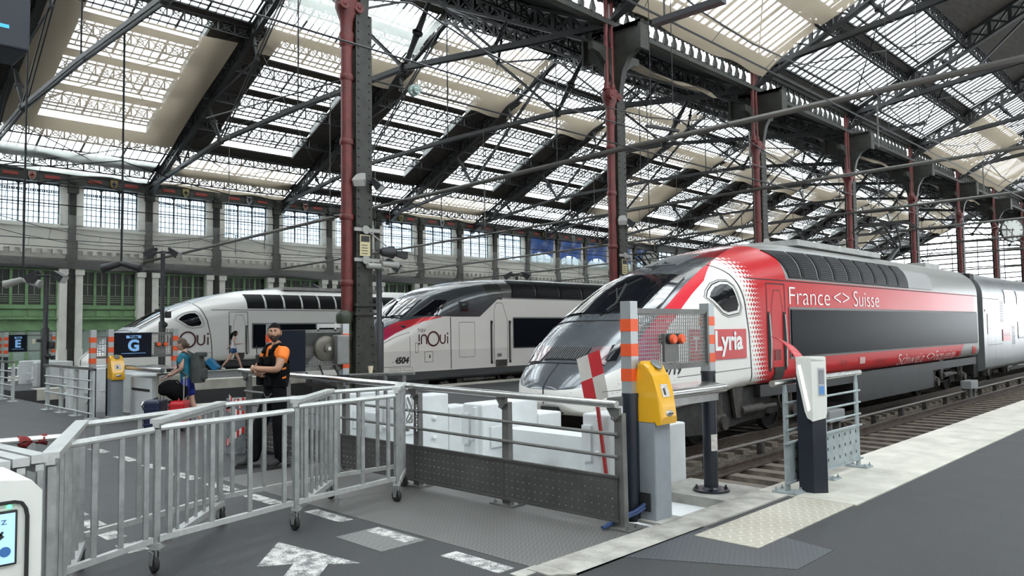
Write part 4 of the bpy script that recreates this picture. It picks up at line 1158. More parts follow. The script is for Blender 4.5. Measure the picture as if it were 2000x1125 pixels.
# ---- wheeled concertina barrier
def concertina():
    t = thing('concertina_barrier', 'galvanised wheeled folding barrier zigzagging across the foreground', 'barrier', (-6.3, 2.8, 0))
    Fp = [(-4.70, 1.25), (-5.80, 2.22), (-6.10, 3.52), (-6.30, 4.77)]
    Bp = [(-6.30, 1.88), (-6.82, 3.19), (-6.92, 4.40), (-6.84, 5.27)]
    ztop = [1.07, 1.08, 1.11, 1.13]
    def wheel(p):
        f = MB(); x, y = p
        f.box(x-.035, x+.035, y-.004, y+.004, .06, .16); f.prism([(x-.04,.15),(x+.04,.15),(x+.02,.05),(x-.02,.05)], 'Y', y-.028, y-.022); f.prism([(x-.04,.15),(x+.04,.15),(x+.02,.05),(x-.02,.05)], 'Y', y+.022, y+.028)
        o = f.build('caster_fork', galv, t)
        MB().lathe([(.02,-.018),(.058,-.018),(.062,-.008),(.062,.008),(.058,.018),(.02,.018)], (x, y, .062), 'Y', 18).build('caster_wheel', rubber, o)
    for k, (f, b) in enumerate(zip(Fp, Bp)):
        z = ztop[k]; F3, B3 = Vector((*f, 0)), Vector((*b, 0)); n = 8
        m_ = MB(); m_.bar(F3+Vector((0,0,z)), B3+Vector((0,0,z)), .085, .032); m_.bar(F3+Vector((0,0,z-.032)), B3+Vector((0,0,z-.032)), .045, .034)
        fr = m_.build('cross_panel', galv_top, t)
        m_ = MB(); m_.bar(F3+Vector((0,0,.18)), B3+Vector((0,0,.18)), .07, .045); m_.build('bottom_rail', galv_top, fr)
        for i in range(n):
            p = F3 + (B3-F3)*((i+.15)/(n-.7))
            w = .042 if i in (0, n-1) else .022
            MB().bar(p+Vector((0,0,.18)), p+Vector((0,0,z-.06)), w, w).build('baluster', galv, fr)
        wheel(f); wheel(b)
    def link(p, q, zt, n, name='link_panel'):
        P, Q = Vector((*p, 0)), Vector((*q, 0)); d = (Q-P).normalized(); P2, Q2 = P + d*.03, Q - d*.03
        m_ = MB(); m_.tube([P2+Vector((0,0,zt)), Q2+Vector((0,0,zt))], .024, 8)
        o = m_.build(name, galv_top, t)
        m_ = MB(); m_.bar(P2+Vector((0,0,.235)), Q2+Vector((0,0,.235)), .04, .04); m_.build('bottom_rail', galv_top, o)
        for i in range(n):
            r = P2 + (Q2-P2)*((i+.25)/(n-.5)); MB().bar(r+Vector((0,0,.235)), r+Vector((0,0,zt)), .034, .022).build('baluster', galv, o)
    for k in range(3):
        link(Fp[k] if k else (-5.42, 1.46), Fp[k+1], ztop[k]-.05, 4); link(Bp[k], Bp[k+1], ztop[k]-.02, 4)
    # folded leaves at the near end
    for i, (f, b) in enumerate((((-4.70,1.20),(-5.6,1.10)), ((-4.64,1.10),(-5.5,1.00)), ((-4.58,1.0),(-5.4,.90)))):
        z = 1.06; F3, B3 = Vector((*f, 0)), Vector((*b, 0))
        m_ = MB(); m_.bar(F3+Vector((0,0,z)), B3+Vector((0,0,z)), .08, .045); m_.bar(F3+Vector((0,0,z-.05)), B3+Vector((0,0,z-.05)), .04, .04)
        o = m_.build('folded_panel', galv_top, t)
        for i2 in range(5):
            p = F3 + (B3-F3)*i2/4; MB().bar(p+Vector((0,0,.18)), p+Vector((0,0,z-.06)), .028, .028).build('baluster', galv, o)
    return t
concertina()
o = thing('handrail', 'steel tube rail with a red wrapped post beyond the folded barrier', 'railing', (-5.8, 1.3, 0))
MB().tube([(-5.9, .75, 1.04), (-5.78, 1.40, 1.04), (-5.73, 1.66, 1.04)], .022, 8).build('rail', galv_top, o)
MB().bar((-5.78, 1.42, 0), (-5.78, 1.42, 1.02), .045, .045).build('post', galv, o)
w = MB(); w.sheet(lambda u, v: (-5.78 + .034*math.cos(2*PI*v) + .010*math.sin(9*u), 1.35+.16*u, 1.03 + .032*math.sin(2*PI*v) + .010*math.sin(7*u+4*v)), 8, 10, .008)
w.build('red_wrapping', mat('red_cloth', (.20,.02,.018), .8, var=.4, scale=12), o)

# ---- fixed guard fence across the track ends
def guard_fence():
    y = 5.4; t = thing('guard_fence', 'steel guard fence with dark pressed panel across the track ends', 'fence', (-7.4, y, 0))
    MB().tube([(-10.85, y-.05, 1.16), (-3.98, y-.05, 1.06)], .034, 12).build('handrail', stain, t)
    xs = [-4.0, -5.37, -6.76, -8.18, -9.6, -10.7]
    zt = lambda x: 1.06 + (-3.98-x)*.0145
    for x in xs:
        p = MB(); p.prism([(x-.05,0),(x+.05,0),(x+.04,zt(x)-.08),(x-.04,zt(x)-.08)], 'Y', y-.01, y+.05); o = p.build('post', post_metal, t)
        b = MB(); b.prism([(x-.10,zt(x)-.03),(x+.04,zt(x)-.03),(x+.04,zt(x)-.09),(x-.02,zt(x)-.15)], 'Y', y-.045, y-.01); b.ball((x-.03, y-.05, zt(x)-.12), .018, 6); b.build('bracket', post_metal, o)
        f = MB(); f.box(x-.15, x+.15, y-.09, y+.11, 0, .02)
        for sx in (-.11, .11):
            for sy in (-.05, .07): f.lathe([(.02,.02),(.02,.035),(.008,.035),(.008,.05)], (x+sx, y+sy, 0), 'Z', 6)
        f.build('foot_plate', post_metal, o)
    for z in (.80, .61):
        MB().tube([(-10.75, y-.02, z+.06), (-4.0, y-.02, z)], .016, 8).build('mid_rail', post_metal, t)
    for a, b in zip(xs[1:], xs[:-1]):
        p = MB(); p.box(a+.005, b-.005, y-.035, y-.027, .075, .445); p.box(a, b, y-.05, y-.02, .435, .455); p.box(a, b, y-.05, y-.02, .06, .08)
        o = p.build('pressed_panel', dark_sheet, t)
        s = MB(); n = int((b-a)/.075)
        for i in range(n):
            for j in range(5): s.lathe([(.0065,0),(.004,-.005)], (a+.04+i*.075, y-.035, .12+j*.068), 'Y', 5)
        s.build('stud', stain, o)['kind'] = 'stuff'
    c = MB()                                                       # chain and padlock at the second post
    P = [(-6.80+.05*math.sin(k*.9), y-.07-.02*math.cos(k*.9), .98 - .36*abs(math.sin(k/24*PI*2))*.8) for k in range(25)]
    for a, b in zip(P, P[1:]): c.tube([a, b], .007, 5)
    for k in range(10): c.tube([(-6.70, y-.05, .9-.03*k), (-6.705+.01*(k%2), y-.055, .88-.03*k)], .008, 5)
    c.bbox(-6.86, -6.81, y-.09, y-.06, .60, .66, .008)
    c.build('lock_chain', steel_m, t)
guard_fence()
# end post with barrier tape beside the fence
t = thing('post', 'grey square post wrapped in red and white tape at the left fence end', 'post', (-10.55, 5.15, 0))
MB().box(-10.64, -10.46, 5.05, 5.25, 0, .78).build('shaft', mat('weathered_grey_post', (.22,.235,.245), .55, var=.35, scale=6), t)
def tape(mb_r, mb_w, fn, n=16):
    for i in range(n):
        a, b = i/n, (i+1)/n
        (mb_r if i % 2 else mb_w).quad(fn(a, 0), fn(b, 0), fn(b, 1), fn(a, 1))
r_, w_ = MB(), MB()
def loop(z0, z1, sl):
    def fn(u, v):
        a = 2*PI*u; k = max(abs(math.cos(a)), abs(math.sin(a)))
        return (-10.55 + .105*math.cos(a)/k*.95, 5.15 + .115*math.sin(a)/k*.95, z0 + (z1-z0)*v + sl*math.sin(a+.7))
    return fn
for z0, z1, sl in ((.66,.76,.03), (.56,.65,-.05), (.20,.29,.09)): tape(r_, w_, loop(z0, z1, sl), 20)
tape(r_, w_, lambda u, v: (-10.5 + .5*u, 5.02 - .05*u, .78 - .05*math.sin(3*u) + .07*v - .1*u*u), 8)
o = r_.build('barrier_tape', tape_red, t); w_.build('tape_stripe', tape_white, o)

# ---- striped frames beside the track ends
def stripe_post(t, x, y, ztop, zmid, flange=False, w=.055):
    b = MB(); b.lathe([(.075,0 if not flange else .02),(.075,zmid-.03),(.08,zmid-.03),(.08,zmid)], (x, y, 0), 'Z', 16)
    o = b.build('post', navy, t)
    if flange:
        f = MB(); f.lathe([(.19,0),(.19,.018),(.10,.022),(.085,.04)], (x, y, 0), 'Z', 24)
        for k in range(4): f.lathe([(.02,.018),(.02,.04),(.01,.04),(.01,.06)], (x+.15*math.cos(k*PI/2+.6), y+.15*math.sin(k*PI/2+.6), 0), 'Z', 6)
        f.build('base_flange', navy, o)
    u = MB(); u.box(x-w, x+w, y-w, y+w, zmid, ztop); u = u.build('square_top', silver, o)
    H = ztop - zmid
    for a in (.13, .40, .67): MB().box(x-w-.003, x+w+.003, y-w-.003, y+w+.003, zmid+H*a, zmid+H*(a+.135)).build('orange_band', orange, u)
def mesh_panel(t, x, y0, y1, z0, z1, step=.035, wm=None):
    f = MB()
    for a, b in (((x,y0,z0),(x,y1,z0)), ((x,y0,z1),(x,y1,z1))): f.bar(a, b, .03, .05)
    for yy in (y0, y1): f.bar((x,yy,z0), (x,yy,z1), .03, .06)
    fo = f.build('panel_frame', post_metal, t)
    m_ = MB(); n = int((y1-y0)/step); k = int((z1-z0)/step)
    for i in range(1, n): m_.box(x-.004, x+.004, y0+(y1-y0)*i/n-.005, y0+(y1-y0)*i/n+.005, z0, z1)
    for j in range(1, k): m_.box(x-.004, x+.004, y0, y1, z0+(z1-z0)*j/k-.005, z0+(z1-z0)*j/k+.005)
    m_.build('wire_mesh', wm or mat('wire_mesh_grey', (.30,.30,.29), .45, .6), fo)
def sockets(t, x, y, z, sg=1):
    for dy in (-.075, .075):
        b = MB(); b.lathe([(.045,-.09),(.05,-.05),(.05,.03),(.04,.04)], (x, y+dy, z), 'X', 12); b.tube([(x-.02,y+dy,z-.05),(x-.02,y+dy+.02,z-.15),(x-.03,y+dy-.02,z-.22)], .014, 6)
        o = b.build('power_socket', rubber, t)
        MB().lathe([(.045,.04),(.05,.06),(.04,.08)], (x, y+dy, z), 'X', 12).build('socket_cap', orange, o)
    MB().box(x-.03, x+.0, y-.14, y+.10, z-.22, z+.05).build('socket_bracket', post_metal, t)
t = thing('mesh_frame', 'mesh panel with orange capped sockets between striped posts behind the yellow validator', 'track end frame', (-4.15, 6.5, 0))
stripe_post(t, -4.10, 5.72, 1.955, 1.13); stripe_post(t, -4.22, 7.29, 1.96, 1.25, True)
mesh_panel(t, -4.15, 5.84, 7.14, 1.33, 1.87); sockets(t, -4.12, 6.46, 1.60)
lbl = MB().box(-4.155, -4.14, 7.33, 7.39, .42, .62)
m_ = MB().sheet(lambda u, v: (-4.22 + .0775*math.cos(-.9+1.1*u), 7.29 + .0775*math.sin(-.9+1.1*u), .42+.17*v), 6, 2, .002); m_.build('sticker', mat('sticker_white', (.62,.58,.55), .5, var=.3, scale=30), t)
struct('floor_plinth', MB().box(-4.75, -3.85, 6.95, 7.75, -.62, -.002), conc)
# stainless shelf behind the validator
t = thing('steel_shelf', 'stainless steel shelf with rolled edge running from the yellow validator', 'shelf', (-4.2, 6.6, 0))
m_ = MB(); m_.sheet(lambda u, v: (-4.60+.62*v, 5.95+1.18*u, 1.10 + .05*math.sin(min(v*1.1,1)*PI*.5) - .16*max(0, v-.75)**1.3 + .012*math.sin(u*7)*v), 12, 10, .006); m_.build('shelf_sheet', stain, t)
m_ = MB(); m_.tube([(-3.97, 5.98, 1.09), (-3.97, 7.16, 1.09)], .045, 12); m_.build('rolled_edge', stain, t)
m_ = MB(); m_.box(-4.58, -4.0, 6.0, 7.1, .97, 1.04); m_.build('shelf_tray', steel_m, t)

# ---- yellow ticket validators
def validator(x, y, k, label):
    t = thing('ticket_validator', label, 'ticket validator', (x, y, 0))
    c = MB(); c.bbox(x-.09, x+.11, y-.125, y+.125, 0, .88*k, .012); co = c.build('column', grey_post, t)
    MB().box(x-.13, x+.18, y-.17, y+.17, 0, .025).build('base_plate', conc, t)
    if k == 1:
        h = MB(); h.box(x-.05, x+.06, y-.145, y-.138, .10, .26); h.build('cable_hatch', rubber, co)
        for i in range(2): MB().tube([(x, y-.14, .16-.03*i), (x-.03, y-.24, .11-.02*i), (x-.10, y-.36, .07-.02*i), (x-.10, y-.62, .03)], .017, 8).build('blue_cable', mat('blue_cable', (.03,.06,.16), .4), co)
    prof = [(-.10,.88),(-.10,1.33),(-.085,1.40),(-.04,1.43),(.02,1.42),(.075,1.38),(.11,1.30),(.16,1.16),(.205,1.02),(.215,.93),(.195,.865),(.155,.855),(.12,.90),(.12,.88)]
    prof = [(x+a*.88, (z-.78)*k*.98+.78*k) for a, z in prof]
    bm = bmesh.new(); n = len(prof); A = [bm.verts.new((a, y-.128, z)) for a, z in prof]; B = [bm.verts.new((a, y+.128, z)) for a, z in prof]
    bm.faces.new(A); bm.faces.new(B[::-1])
    for i in range(n): bm.faces.new((A[i], B[i], B[(i+1)%n], A[(i+1)%n]))
    ed = [e for e in bm.edges if abs(e.verts[0].co.y-e.verts[1].co.y) < 1e-5 and min(v.co.z for v in e.verts) > .89*k]
    bmesh.ops.bevel(bm, geom=ed, offset=.035, segments=4, affect='EDGES', profile=.5)
    b = MB(); b.smooth = False; b.bm(bm); ho = b.build('head', yellow, t)
    def front(u, v):                                               # point on the sloping front, u up 0..1
        a = (x+.100+.085*(1-u), (1.28-.27*(1-u)-.78)*k*.98+.78*k); return Vector((a[0]+.004, y+v, a[1]))
    MB().sheet(lambda u, v: front(.35+.42*u, -.055+.11*v), 2, 2, .003).build('instruction_label', mat('sticker_white', (.7,.7,.68), .5), ho)
    MB().sheet(lambda u, v: front(.42+.22*u, -.03+.03*v) + Vector((.003,0,0)), 2, 2, .002).build('label_print', lettering_black, ho)
    MB().lathe([(.062,0),(.058,.008),(.03,.012)], (x+.060, y, 1.385*k), 'Z', 16, Matrix.Rotation(.75, 3, 'Y')).build('display_lens', mat('lens_grey', (.25,.27,.27), .15, .3), ho)
    m_ = MB(); m_.ball((x+.182, y, .955*k), .055, 14, (.35, 1.1, .55)); m_.build('ticket_slot', steel_m, ho)
    MB().box(x+.198, x+.204, y-.035, y+.035, .952*k, .960*k).build('slot_opening', rubber, ho)
    return t
validator(-3.97, 5.86, 1.0, 'yellow ticket validator on pale grey column beside the fence end')
validator(-17.1, 5.72, .90, 'yellow ticket validator far left beside the white railings')

# ---- dark ticket reader with white head and light strip
def reader():
    c = Vector((-3.36, 7.86, 0)); t = thing('ticket_reader', 'dark ticket reader column with white head and glowing light strip', 'ticket reader', c)
    R = Matrix.Translation(c) @ Matrix.Rotation(math.radians(27), 4, 'Z')
    def bl(mb, nm, m_, par): return mb.xform(R).build(nm, m_, par)
    sec = [(-.15,-.02),(-.01,-.085),(.125,-.03),(.11,.14),(-.13,.14)]
    b = MB(); b.prism(sec, 'Z', 0, 1.36); bl(b, 'column', navy, t)
    h = MB()
    A, B, C_ = Vector((-.155,-.045,0)), Vector((-.005,-.120,0)), Vector((.140,-.055,0))
    def facep(P, Q, pts, n0, n1, mb):
        d = (Q-P); nn = Vector((d.y, -d.x, 0)).normalized()
        lo = [P + d*u + Vector((0,0,z)) + nn*n0 for u, z in pts]; hi = [P + d*u + Vector((0,0,z)) + nn*n1 for u, z in pts]; k = len(mb.v); n = len(pts)
        mb.v += [tuple(p) for p in lo+hi]; mb.face(range(k, k+n)); mb.face([k+n+q for q in reversed(range(n))])
        for q in range(n): r = (q+1) % n; mb.face((k+q, k+n+q, k+n+r, k+r))
    facep(A, B, [(.05,1.375),(.05,1.22),(.30,1.02),(.50,.84),(.66,.77),(1,.74),(1,1.375)], -.03, 0, h)
    facep(B, C_, [(0,1.375),(0,.74),(.85,.77),(.97,.82),(1,1.0),(1,1.35)], -.03, 0, h)
    h.prism([(-.15,-.045),(-.005,-.120),(.140,-.055),(.125,.10),(-.09,.10)], 'Z', 1.35, 1.39)
    h.prism([(.10,-.06),(.138,-.055),(.128,.10),(.10,.10)], 'Z', .95, 1.36)
    ho = bl(h, 'head', white_clean, t)
    l = MB(); facep(A, B, [(.18,1.30),(.32,1.31),(.84,.86),(.72,.84)], 0, .006, l); bl(l, 'light_strip', mat('light_strip', (.9,.92,.92), .3, emit=(1,1,1,2.2)), ho)
    l = MB(); facep(B, C_, [(.42,1.28),(.42,1.0),(.86,1.0),(.86,1.28)], 0, .006, l); so = bl(l, 'screen_bezel', mat('bezel_grey', (.45,.46,.46), .4), ho)
    l = MB(); facep(B, C_, [(.48,1.26),(.48,1.12),(.80,1.12),(.80,1.26)], .006, .010, l); bl(l, 'screen', mat('reader_screen', (.04,.05,.065), .1), so)
    l = MB(); facep(B, C_, [(.48,1.095),(.48,1.015),(.80,1.015),(.80,1.095)], .006, .011, l); bl(l, 'card_pad', mat('pad_blue', (.08,.25,.58), .3), so)
    return t
reader()
t = thing('advert_flap', 'red curved advertising flap behind the dark ticket reader', 'sign', (-3.72, 8.2, 0))
m_ = MB(); m_.sheet(lambda u, v: (-3.90+.34*u + .03*v, 8.12+.22*v, 1.60 - .08*u - .30*u**2.2 - .06*v), 10, 4, .008); m_.bar((-3.58, 8.3, 0.0), (-3.58, 8.3, 1.3), .02, .05)
fo = m_.build('flap_sheet', mat('flap_red', (.55,.05,.06), .4), t)
m_ = MB()
for i, (u0, u1) in enumerate(((.10,.32),(.16,.27),(.42,.46),(.52,.56),(.62,.66))):
    m_.quad(*[(-3.90+.34*u + .03*v, 8.12+.22*v-.003, 1.60 - .08*u - .30*u**2.2 - .06*v + .003) for u, v in ((u0,.2),(u1,.2),(u1,.8),(u0,.8))])
m_.build('flap_print', mat('flap_print', (.66,.22,.22), .5), fo)

# ---- galvanised railing on the pale edge
t = thing('galvanised_railing', 'galvanised railing with punched lower panel on the pale platform edge', 'railing', (-3.57, 8.6, 0))
MB().tube([(-3.57, 7.40, 1.13), (-3.57, 9.75, 1.13)], .033, 12).build('handrail', stain, t)
gz = mat('zinc_grey', (.36,.41,.42), .5, .35, var=.2, scale=8)
for y in (7.66, 8.62, 9.58):
    p = MB(); p.prism([(y-.045,0.02),(y+.045,.02),(y+.045,1.0),(y+.012,1.11),(y-.012,1.11),(y-.045,1.0)], 'X', -3.565, -3.545); o = p.build('post', gz, t)
    f = MB(); f.box(-3.68, -3.42, y-.10, y+.10, 0.012, .03)
    for sx in (-.10, .10):
        for sy in (-.07, .07): f.lathe([(.017,.03),(.017,.045),(.007,.045),(.007,.065)], (-3.55+sx, y+sy, 0), 'Z', 6)
    f.build('foot_plate', gz, o)
for z in (.92, .78, .64): MB().tube([(-3.54, 7.62, z), (-3.54, 9.66, z)], .013, 8).build('mid_rail', gz, t)
p = MB(); p.box(-3.545, -3.538, 7.70, 9.56, .12, .51); p.box(-3.56, -3.52, 7.6, 9.66, .50, .52); p.box(-3.56, -3.52, 7.6, 9.66, .10, .12); po = p.build('punched_panel', gz, t)
h = MB()
for i in range(11):
    for z in (.19, .31, .43): h.box(-3.5375, -3.5365, 7.82+i*.165, 7.845+i*.165, z, z+.035)
h.build('punched_slot', rubber, po)

# ---- red and white checked stop flag
t = thing('stop_flag', 'red and white checked metal flag on a red pole behind the fence', 'signal flag', (-4.87, 6.35, 0))
MB().bar((-4.86, 6.38, -.05), (-5.02, 6.36, 1.22), .03, .03).build('pole', mat('flag_pole_red', (.33,.02,.02), .5), t)
c0 = Vector((-5.02, 6.34, 1.20)); U = Vector((.135, .02, .05)); V = Vector((-.055, 0, .24))
plate = MB()
def plq(a0, a1, b0, b1, mb): mb.hexa([c0+U*a+V*b+Vector((0,e,0)) for e in (0, -.006) for a, b in ((a0,b0),(a1,b0),(a1,b1),(a0,b1))])
for a0, a1, b0, b1 in ((-1,0,0,1),(0,1,-1,0)): plq(a0, a1, b0, b1, plate)
plate.build('white_quarter', mat('flag_white', (.60,.57,.52), .5, var=.1), t)
plate = MB()
for a0, a1, b0, b1 in ((0,1,0,1),(-1,0,-1,0)): plq(a0, a1, b0, b1, plate)
plate.build('red_quarter', mat('flag_red', (.52,.025,.035), .45), t)

# ---- buffer stops
def buffer_stop(name_label, xs, y=6.5, beam=True, zt=.80):
    t = thing('buffer_stop', name_label, 'buffer stop', (sum(xs)/len(xs), y, -.6))
    for i, x in enumerate(xs):
        b = MB(); b.bbox(x-.18, x+.18, y, y+1.0, -.6, zt, .02); bo = b.build('buffer_block', white_p, t)
        b = MB(); b.bbox(x-.20, x+.20, y+1.0, y+1.45, -.6, zt-.2, .02); b.build('rear_block', white_p, bo)
        MB().box(x-.16, x-.04, y-.04, y, .30, zt-.12).build('cover_plate', white_p, bo); MB().box(x+.03, x+.10, y-.05, y, -.3, zt-.04).build('flange', white_p, bo); MB().bbox(x+.18, x+.21, y+.12, y+.48, .26, .52, .01).build('side_plate', white_p, bo)
        for z in (.12, .40): MB().lathe([(.03,-.05),(.03,-.09),(.015,-.11)], (x+.07, y, z), 'Y', 8).build('bolt_head', white_p, bo); MB().lathe([(.035,0),(.035,.05),(.015,.07)], (x+.18, y+.7, z+.05), 'X', 8).build('bolt_head', white_p, bo)
    if beam:
        a, c = min(xs)+.18, max(xs)-.18; b = MB(); b.box(a, c, y+.35, y+.75, .10, .48); b.prism([(a,.10),(a+.5,.10),(a,-.2)], 'Y', y+.4, y+.7); b.prism([(c,.10),(c-.5,.10),(c,-.2)], 'Y', y+.4, y+.7)
        b.build('cross_beam', white_p, t)
        q = MB(); xc = (a+c)/2; q.tube([(xc, y+.7, 0), (xc+.05, y+.1, -.05), (xc+.1, y-.1, -.25)], .05, 8); q.bbox(xc-.12, xc+.12, y+.15, y+.4, -.15, .1, .03); q.tube([(xc-.2, y+.2, .05), (xc-.15, y+.1, -.2), (xc+.1, y, -.22)], .03, 6); q.build('coupling_hook', under_m, t)
    return t
buffer_stop('white buffer stop of the empty track right behind the fence', (-7.04, -5.12))
buffer_stop('white buffer stop at the nose of the red and white train', (-10.0, -8.82), zt=.78)
buffer_stop('white buffer stop behind the far white railing', (-23.4, -21.4, -19.4), 6.6, zt=.84)
buffer_stop('white buffer stop at the end of the far left white train track', (-28.2, -26.6), 6.6, False, .9)
struct('floor_plinth', MB().box(-10.25, -3.95, 5.66, 7.2, -.6, -.10), white_p)
t = thing('concrete_plate', 'white painted end wall block beside the far yellow validator', 'block', (-17.9, 6.2, 0))
MB().bbox(-18.6, -17.5, 6.25, 6.7, -.0, .84, .02).build('casing', white_p, t)
t = thing('floor_cabinet', 'white low cabinet with a round handle right of the far validator', 'cabinet', (-16.4, 6.3, 0))
b = MB(); b.bbox(-17.05, -15.9, 6.0, 6.5, 0, .82, .015); b.build('casing', white_p, t)
MB().box(-16.95, -16.0, 5.99, 6.0, .55, .60).build('vent_slot', rubber, t)
MB().tube([(-16.25, 5.98, .34), (-16.22, 5.94, .28), (-16.25, 5.98, .20)], .025, 8).build('handle', stain, t)
t = thing('electrical_cabinet', 'beige electrical cabinet above hanging cables beside the dark post', 'cabinet', (-15.4, 6.3, 0))
b = MB(); b.bbox(-15.8, -15.05, 6.05, 6.4, .42, .92, .015); b.build('casing', mat('beige_casing', (.36,.35,.29), .6, var=.1), t)
q = MB()
for i in range(6): q.tube([(-15.5+i*.08, 6.2, .42), (-15.5+i*.07, 6.18, .0)], .02, 6)
q.build('hanging_cable', rubber, t)
q = MB()
for i in range(4): q.bar((-15.88+i*.1, 6.08, 0), (-15.88+i*.1, 6.08, .45), .015)
for z in (.1, .25, .4): q.bar((-15.9, 6.08, z), (-15.55, 6.08, z), .015)
q.build('wire_rack', post_metal, t)
t = thing('steel_shelf', 'stainless steel shelf above the white and beige cabinets', 'shelf', (-16, 6.2, 0))
MB().tube([(-17.0, 5.9, 1.02), (-15.25, 5.95, 1.0)], .05, 12).build('rolled_edge', stain, t)
MB().sheet(lambda u, v: (-17.0+1.75*u, 5.9+.55*v, 1.03+.03*v), 4, 2, .01).build('shelf_sheet', stain, t)
t = thing('bollard', 'dark round bollard left of the teal shirted traveller', 'bollard', (-14.75, 6.2, 0))
MB().lathe([(.10,0),(.10,.98),(.11,.98),(.11,1.04)], (-14.75, 6.2, 0), 'Z', 16).build('shaft', navy, t)

# ---- platform letter frames G and E, and the hose frame
def letter_frame(x, y0, y1, z0, z1, letter_, lab, ysign, ztop=1.82, zlow=1.0, mesh=True):
    t = thing('platform_sign', lab, 'sign', (x, (y0+y1)/2, 0))
    stripe_post(t, x, y0, ztop, zlow); stripe_post(t, x, y1, ztop, zlow)
    mesh_panel(t, x, y0+.06, y1-.06, z0, z1, .05 if letter_ else .022, None if letter_ else mat('wire_mesh_dark', (.10,.10,.095), .5, .4))
    b = MB(); b.box(x+.03, x+.06, y0+.07, ysign, z0-.02, z1+.02); so = b.build('sign_board', sign_navy, t)
    if letter_:
        H = z1-z0; yc = (y0+.07+ysign)/2; W = ysign-y0-.07; l = MB(); X_ = x+.064
        vs, fs = text_pts(letter_, H*.66, .014); cx = (min(v[0] for v in vs)+max(v[0] for v in vs))/2; n = len(l.v)
        l.v += [(X_, yc+(v[0]-cx), z0+H*.26+v[1]) for v in vs]
        for f in fs: l.face([n+i for i in f])
        l.box(X_, X_+.002, yc-W*.33, yc+W*.33, z0+H*.13, z0+H*.15)
        l.bbox(X_-.001, X_+.003, yc-W*.20, yc+W*.20, z0+H*.80, z0+H*.92, .0015)
        l.build('sign_letter', sign_blue, so)
        v_ = MB(); letter(v_, 'Voie', H*.13, lambda u, v: (X_+.005, yc-W*.13+u, z0+H*.82+v), .004, W*.26); v_.build('sign_word', sign_navy, so)
    return t
tg = letter_frame(-17.5, 5.74, 7.09, 1.23, 1.72, 'G', 'navy platform sign with letter G on a striped post frame', 6.57)
sockets(tg, -17.46, 6.78, 1.48)
te = letter_frame(-30.0, 6.60, 8.0, 1.18, 1.71, 'E', 'navy platform sign with letter E on a striped post frame', 7.2)
MB().bbox(-29.98, -29.92, 7.34, 7.44, 1.42, 1.58, .01).build('lamp_box', mat('lamp_box', (.7,.68,.55), .4), te)
t = thing('striped_post', 'striped marker post left of the letter G sign', 'marker post', (-17.5, 5.40, 0)); stripe_post(t, -17.5, 5.40, 1.81, 1.0)
mesh_panel(t, -17.5, 5.46, 5.68, 1.23, 1.66, .05)
t = thing('striped_post', 'striped marker post at the left edge before the letter E sign', 'marker post', (-30.4, 6.5, 0)); stripe_post(t, -30.4, 6.5, 1.80, 1.0)
th = letter_frame(-10.1, 5.45, 6.66, 1.16, 1.72, None, 'striped post frame with hose reel and steel box behind the guard', 5.96, 1.83, 1.05)
b = MB(); b.lathe([(.19,-.05),(.19,.0),(.17,.02),(.06,.03),(.06,.06),(.02,.07)], (-10.02, 6.30, 1.46), 'X', 28); ho = b.build('hose_reel', mat('reel_bronze', (.12,.11,.09), .4, .6), th)
b = MB(); b.lathe([(.03,.06),(.03,.09)], (-10.02, 6.30, 1.46), 'X', 12); b.build('reel_hub', steel_m, ho)
b = MB(); b.bbox(-10.06, -9.90, 6.42, 6.63, 1.22, 1.66, .02); b.build('steel_box', mat('dull_steel', (.20,.20,.195), .45, .4, var=.2), th)
b = MB(); b.tube([(-10.05,6.2,1.22),(-10.0,6.25,1.02),(-10.0,6.05,.98),(-10.0,5.95,1.12)], .015, 6); b.tube([(-10.05,6.45,1.2),(-9.95,6.5,1.0),(-10.0,6.3,.95),(-10.0,6.1,1.0)], .018, 6); b.build('hose', rubber, th)
b = MB(); b.bar((-10.1,6.18,1.80),(-10.1,6.62,1.80), .04, .06); b.bar((-10.1,6.2,1.72),(-10.1,6.2,1.8), .03); b.bar((-10.1,6.5,1.72),(-10.1,6.5,1.84), .03); b.build('top_bracket', steel_m, th)
# white railing by the far validator
wr = mat('white_railing', (.50,.53,.52), .5, .2)
def small_railing(x0, x1, y, lab, n=4):
    t = thing('railing', lab, 'railing', ((x0+x1)/2, y, 0))
    MB().bar((x0-.15, y-.03, 1.02), (x1+.05, y-.03, 1.02), .06, .05).build('handrail', post_metal, t)
    for i in range(n):
        x = x0+(x1-x0)*i/(n-1); p = MB(); p.box(x-.10, x+.10, y-.02, y+.02, 0, .98); p.box(x-.16, x+.16, y-.1, y+.1, 0, .02); p.build('post', wr, t)
    for z in (.12, .42, .60, .78): MB().tube([(x0-.1, y-.03, z), (x1+.05, y-.03, z)], .018, 6).build('mid_rail', wr, t)
small_railing(-20.05, -17.0, 5.25, 'white four post railing between the far validator and platform')
small_railing(-26.6, -23.3, 5.3, 'white railing cut by the left picture edge')
t = thing('handrail', 'low dark handrail at the column foot with a paper cup on top', 'railing', (-9.3, 6.9, 0))
MB().tube([(-10.35, 6.9, 1.02), (-8.75, 6.95, 1.10)], .022, 8).build('rail', post_metal, t)
for x in (-9.4, -8.95): MB().bar((x, 6.92, -.2), (x, 6.92, 1.06), .05, .03).build('post', post_metal, t)
cup = MB().lathe([(.028,1.075),(.040,1.175),(.042,1.18)], (-9.75, 6.9, 0), 'Z', 14).build('paper_cup', mat('cup_paper', (.72,.62,.45), .6)); tag(cup, 'small paper cup left on the low dark handrail', 'cup')

KANG = 90
